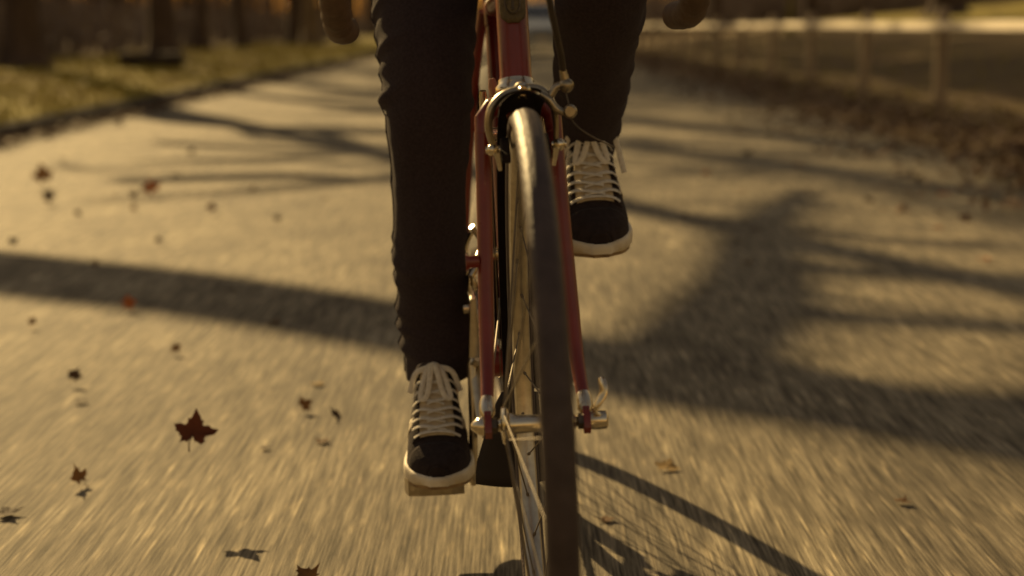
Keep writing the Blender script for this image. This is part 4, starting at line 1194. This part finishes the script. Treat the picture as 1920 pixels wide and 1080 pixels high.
def make_shoe(s, u0, v0, w0, yaw, pitch):
    """s: -1 right foot, +1 left foot; the inner side faces the frame"""
    inner = -s
    root = empty('shoe', (u0, v0, w0), rider); root.rotation_euler = (0, pitch, yaw)
    b = MB()
    xs = [SL * .5 * (1 - math.cos(math.pi * i / 40)) * .985 + .001 for i in range(41)]
    rows = []
    for x in xs:
        row = []
        for k in range(33):
            th = -math.pi / 2 + math.pi * k / 32
            p = shoe_pt(x, th, 0, inner)
            p += V((0, 0, .0012 * mnoise.noise(p * 40)))
            row.append(p)
        rows.append(row)
    b.grid(rows)
    b.f.append(tuple(range(33))); e = 40 * 33; b.f.append(tuple(range(e, e + 33))[::-1])
    b.build('upper', M['suede'], root, angle=70)
    # cup sole
    def outline(off):
        o = []
        for i in range(60):
            t = i / 59
            x = SL * .5 * (1 - math.cos(math.pi * t)); w, h, c = s_smooth(x)
            end = 1 - (abs(2 * x / SL - 1)) ** 9 * .35
            o.append((x, w * end + off, c))
        L1 = [(x + (off if x > SL * .9 else -off if x < .03 else 0), inner * (w + c)) for x, w, c in o]
        L2 = [(x + (off if x > SL * .9 else -off if x < .03 else 0), inner * (-w + c)) for x, w, c in o][::-1]
        return L1 + L2
    sb = MB(); rows = []
    for z, off in ((.004, .0030), (.007, .0050), (.014, .0056), (.020, .0056), (.024, .0050), (.0265, .0036), (.027, .0005)):
        ol = outline(off); ol.append(ol[0])
        rows.append([V((x, y, z + (.012 * max(0, (x - .20) / .09) ** 2 if z < .012 else .004 * max(0, (x - .2) / .09)))) for x, y in ol])
    sb.grid(rows)
    sb.f.append(tuple(range(120)))
    sole = sb.build('sole', M['sole'], root, angle=60)
    ob = MB(); ol = outline(.002); rows = []
    for z in (-.001, .0055):
        o2 = ol + [ol[0]]; rows.append([V((x, y, z + .012 * max(0, (x - .20) / .09) ** 2)) for x, y in o2])
    ob.grid(rows); ob.f.append(tuple(range(120))); ob.build('outsole', M['outsole'], root, angle=40)
    # foxing line and toe overlay
    tb = MB(); tb.grid([[shoe_pt(x, th, .0012, inner) for th in np.linspace(-1.5, 1.5, 31)] for x in np.linspace(.246, .2865, 12)])
    o = tb.build('toe_overlay', M['suede'], root, angle=70); q = o.modifiers.new('solid', 'SOLIDIFY'); q.thickness = .0016
    # eyestay panels
    for sg in (-1, 1):
        eb = MB(); eb.grid([[shoe_pt(x, sg * th, .0014, inner) for th in np.linspace(.40 - .06 * ((x - .10) / .12), .86 - .08 * ((x - .1) / .12), 8)] for x in np.linspace(.098, .236, 22)])
        o = eb.build('eyestay', M['suede'], root, angle=70); q = o.modifiers.new('solid', 'SOLIDIFY'); q.thickness = .0016
    # tongue
    tg = MB(); tg.grid([[shoe_pt(x, th, .0020 + .001 * math.cos(th * 3), inner) for th in np.linspace(-.42, .42, 11)] for x in np.linspace(.092, .234, 22)])
    o = tg.build('tongue', M['tongue'], root, angle=70); q = o.modifiers.new('solid', 'SOLIDIFY'); q.thickness = .002
    # laces
    rl = random.Random(11 + s)
    nrow = 9
    for k in range(nrow):
        x = .232 - .100 * k / (nrow - 1)
        for sg in (-1, 1):
            if k == 0 and sg == 1: continue
            P = []
            for i in range(9):
                t = i / 8
                if k == 0: th = -.60 + 1.20 * t; xx = x
                else: th = sg * (.66 - .82 * t); xx = x + .011 * t - .003
                P.append(shoe_pt(xx, th, .0042 + .0022 * math.sin(math.pi * min(1, t * 1.1)) + (.0012 if sg > 0 else 0) + rl.uniform(-.0003, .0003), inner))
            lb = MB().tube(P, [.0040] * 9, 8, flat=.42, up=(0, 0, 1))
            # flat lace: wide along the foot
            lb = MB()
            for side in (0,):
                rowsL = []
                for i, p in enumerate(P):
                    tng = (P[min(i + 1, 8)] - P[max(i - 1, 0)]).normalized()
                    nrm = (p - shoe_pt(p.x, 0, -.05, inner)).normalized(); nrm = (nrm - tng * nrm.dot(tng)).normalized()
                    ac = tng.cross(nrm).normalized()
                    wv = .0044 + rl.uniform(-.0004, .0005)
                    rowsL.append([p + ac * (wv * math.cos(a)) + nrm * (.0013 * math.sin(a)) for a in np.linspace(0, 2 * math.pi, 9)])
                lb.grid(rowsL)
            lb.build('lace', M['lace'], root, angle=60)
    # bow: two loops and two ends
    kx = .146
    kn = shoe_pt(kx, 0, .010, inner)
    MB().sphere(tuple(kn), .0075, 10, 8, (1, 1.2, .8)).build('lace_knot', M['lace'], root)
    def ribbon(pts, wv=.0040):
        P = [V(p) for p in spline([tuple(p) for p in pts], 18)]
        b_ = MB(); rowsL = []
        for i, p in enumerate(P):
            tng = (P[min(i + 1, 18)] - P[max(i - 1, 0)]).normalized()
            nrm = V((.75, 0, .66)); nrm = (nrm - tng * nrm.dot(tng)).normalized(); ac = tng.cross(nrm)
            rowsL.append([p + ac * (wv * math.cos(a)) + nrm * (.0013 * math.sin(a)) for a in np.linspace(0, 2 * math.pi, 9)])
        b_.grid(rowsL); return b_
    for sg in (-1, 1):
        p1 = shoe_pt(kx + .010, sg * .14, .012, inner); p2 = shoe_pt(kx + .038, sg * .30, .010, inner); p3 = shoe_pt(kx + .036, sg * .12, .011, inner)
        ribbon([kn, p1, p2, p3, kn + V((.006, sg * .003, .003))]).build('lace_loop', M['lace'], root, angle=60)
        if s == 1 and sg == -1: e1, e2 = shoe_pt(kx - .004, -.55, .014, inner), shoe_pt(kx + .03, -.95, .012, inner)
        else: e1, e2 = shoe_pt(kx + .002, sg * .42, .012, inner), shoe_pt(kx + .010, sg * .80, .009, inner)
        ribbon([kn, e1, e2]).build('lace_end', M['lace'], root, angle=60)
    # curved side mark on both sides
    for sg in (-1, 1):
        mb = MB(); rowsL = []
        for i in range(25):
            t = i / 24
            x = .205 - .165 * t
            zc = .022 + .075 * max(0, (t - .25)) ** 1.5 / .65 + .035 * max(0, .22 - t) / .22
            wd = .0155 * math.sin(math.pi * min(1, (t + .10) / .75) ** .8) * (1 - .75 * t) + .0012
            rr = []
            for k in range(5):
                z = zc + wd * (k / 4 - .5) * 2
                w, h, c = s_smooth(x)
                kk = max(0.0, min(.985, z / h)); th = math.acos(min(1, kk ** (1 / .80)))
                rr.append(shoe_pt(x, sg * th, .0015, inner))
            rowsL.append(rr)
        mb.grid(rowsL); o = mb.build('side_mark', M['sole'], root, angle=70); q = o.modifiers.new('solid', 'SOLIDIFY'); q.thickness = .0012
    if s == 1: root.scale = (1.06, 1.06, 1.06)
    return root
make_shoe(-1, .250, -.1160, .1425, -.03, .12)
make_shoe(1, .206, .1215, .5000, .04, .25)

# ------------------------------------------------------------------ fallen leaves
def leaf_mesh(seed, m, lobes=5):
    rl = random.Random(seed); b = MB()
    out = []
    angs = [(-158, .5), (-140, .78), (-122, .62), (-108, .60), (-92, .80), (-72, 1.0), (-58, .72), (-42, .60), (-28, .80), (-14, .74), (0, 1.12), (14, .74), (28, .80), (42, .60), (58, .72), (72, 1.0), (92, .80), (108, .60), (122, .62), (140, .78), (158, .5), (180, .18)]
    for i, (a, r) in enumerate(angs):
        r *= rl.uniform(.85, 1.12); a = R(a + rl.uniform(-5, 5))
        out.append((r * math.cos(a), r * math.sin(a)))
        if i < len(angs) - 1 and rl.random() < .8:
            a2, r2 = angs[i + 1]; am = R((angs[i][0] + a2) / 2); rm = (r + r2) / 2 * rl.uniform(.80, .92)
            out.append((rm * math.cos(am), rm * math.sin(am)))
    cx, cy = rl.uniform(.15, .45), rl.uniform(.1, .5)
    def zz(x, y): return .5 * (cx * x * x + cy * y * y) - .1 * abs(y) + .08 * mnoise.noise(V((x * 2 + seed, y * 2, 0)))
    b.v.append((0, 0, zz(0, 0)))
    for x, y in out: b.v.append((x * .5, y * .5, zz(x * .5, y * .5)))
    for x, y in out: b.v.append((x, y, zz(x, y)))
    n = len(out)
    for i in range(n):
        j = (i + 1) % n
        b.f.append((0, 1 + i, 1 + j)); b.f.append((1 + i, 1 + n + i, 1 + n + j, 1 + j))
    b.tube([V((-.1, 0, zz(-.1, 0))), V((-.6, .05, .12)), V((-1.05, -.05, .3))], [.03, .025, .035], 4)
    mn = min(p[2] for p in b.v)
    b.v = [(x * .5, y * .5, (z - mn) * .5) for x, y, z in b.v]
    return b.mesh('leaf', m, smooth=True, angle=60)
LEAF = {}
def leaf(px, py, size, mi, label, rot=0.0, z=0.002, tilt=(0, 0), group='leaves on the road', variant=0):
    key = (mi, variant)
    if key not in LEAF: LEAF[key] = leaf_mesh(mi * 7 + variant * 3 + 1, LEAF_MATS[mi])
    p = on_ground(px, py, z)
    o = link('leaf', LEAF[key]); o.location = p
    d = size * p.y / FPX * 1.1
    if tilt[0] > .55 and z < .1: o.location.z += .40 * d * math.sin(tilt[0])
    o.scale = (d, d, d); o.rotation_euler = (Matrix.Rotation(tilt[0], 3, 'X') @ Matrix.Rotation(tilt[1], 3, 'Y') @ Matrix.Rotation(rot, 3, 'Z')).to_euler()
    tag(o, label, 'leaf', group)
    return o
leaf(362, 812, 84, 0, 'dark red lobed leaf blowing just above the road', 1.5, .115, (.80, .15), variant=1)
leaf(140, 716, 34, 4, 'small dark curled leaf, upper of the pair left of the blowing leaf', 1.2, .004, (.9, .1))
leaf(152, 752, 34, 4, 'small dark leaf, lower of the pair left of the blowing leaf', 2.4)
leaf(148, 906, 46, 1, 'red brown folded leaf on the road below the dark pair', 2.5, .002, (.62, .9), variant=1)
leaf(240, 579, 34, 2, 'orange leaf at the lower edge of the broad shadow', .4, .002, (.9, .2))
leaf(513, 605, 34, 1, 'dull brown leaf lying inside the broad shadow', 1.4)
leaf(435, 543, 24, 4, 'tiny dark leaf at the upper edge of the broad shadow', .2)
leaf(24, 460, 24, 4, 'dark leaf at the photo edge above the broad shadow', .9, .01, (.7, 0))
leaf(82, 348, 44, 1, 'large curled brown leaf on the sunlit road near the kerb', 1.9, .002, (1.15, .3))
leaf(90, 380, 30, 4, 'dark leaf just below the large curled brown leaf', .2, .002, (1.0, .2))
leaf(286, 366, 36, 2, 'bright red orange leaf on the sunlit road', 2.2, .002, (.95, .2), variant=1)
leaf(270, 361, 22, 4, 'dark leaf touching the bright red orange leaf', .3, .002, (.8, .2))
leaf(570, 770, 36, 1, 'brown leaf between the blowing leaf and the lower shoe', .7, .002, (.8, .3))
leaf(606, 828, 36, 1, 'brown leaf close to the lower shoe', 2.7, variant=1)
leaf(630, 781, 44, 4, 'dark thin leaf nearest the jeans hem on the road', 1.57, .002, (.2, .9), variant=2)
leaf(594, 720, 32, 3, 'pale tan leaf beside the rider near the shadow', 1.1)
leaf(497, 840, 24, 4, 'tiny dark leaf right of the blowing leaf', 2.0)
leaf(12, 962, 60, 4, 'dark leaf cut by the lower left photo edge', .5, variant=1)
leaf(574, 1084, 62, 1, 'brown leaf at the bottom photo edge left of the wheel', 1.0, .002, (.5, .4), variant=1)
leaf(1250, 876, 56, 3, 'pale tan leaf between the tyre and the photo edge', 1.3, .004, (.2, .1), variant=1)
leaf(1135, 974, 40, 1, 'brown leaf beside the front tyre near its shadow', .1)
leaf(1808, 418, 30, 0, 'red brown leaf at the right side of the road', .8, .01, (.6, 0))
leaf(1846, 486, 34, 2, 'dull orange leaf in the shade at right', .9)
leaf(1690, 940, 36, 1, 'brown leaf in the lower right of the road', .9, variant=1)
leaf(1400, 492, 28, 1, 'brown leaf in the tree shadow right of the upper shoe', .9)
small = [(215, 367), (250, 372), (146, 406), (250, 396), (396, 398), (475, 358), (298, 456), (330, 330), (560, 330), (520, 415), (610, 372), (120, 300), (360, 290), (180, 500), (60, 610), (330, 660)]
rs = random.Random(31)
for i, (x, y) in enumerate(small):
    leaf(x, y, rs.uniform(15, 24), rs.choice([1, 4, 1, 0]), 'small brown leaf scattered on the sunlit road left of the rider', rs.uniform(0, 6), .003, (rs.choice([.3, .8, 1.1]), 0), 'small leaves left of the rider', i % 2)
for i in range(18):
    x, y = rs.uniform(1250, 1900), rs.uniform(300, 470)
    leaf(x, y, rs.uniform(14, 24), rs.choice([1, 4, 0, 2]), 'small dull leaf scattered on the shaded right half of the road', rs.uniform(0, 6), .003, (rs.uniform(0, .5), 0), 'small leaves right of the rider', i % 2)

def litter():
    rb = random.Random(6); b = MB()
    for i in range(10000):
        y = 6 + 34 * rb.random() ** 1.5
        if rb.random() < .68:
            x = road_edge(y) + rb.gauss(.25, .45)
        else:
            x = ROAD_L + rb.choice([.05 + abs(rb.gauss(0, .12)), -.2 - rb.random() * 3.5])
        z = max(ground_z(x, y), -.012 if x < ROAD_R else 0) + rb.uniform(.004, .03)
        if ROAD_L < x < ROAD_R + .1: z = rb.uniform(.0, .02)
        s = rb.uniform(.02, .05)
        u = V((rb.uniform(-1, 1), rb.uniform(-1, 1), rb.uniform(-.5, .5))).normalized() * s
        w = V((-u.y, u.x, rb.uniform(-.02, .02))) * .7
        c = V((x, y, z + .01)); k = len(b.v)
        b.v += [tuple(c - u), tuple(c - w), tuple(c + u + V((0, 0, s * .3))), tuple(c + w)]
        b.f.append((k, k + 1, k + 2, k + 3))
    return tag(b.build('leaf_litter', mat('leaf_litter', (.22, .125, .07), (.12, .068, .04), .8, 0, 3.0), fix=False, smooth=False), 'brown fallen leaves drifted along the road edges', kind='stuff')
litter()
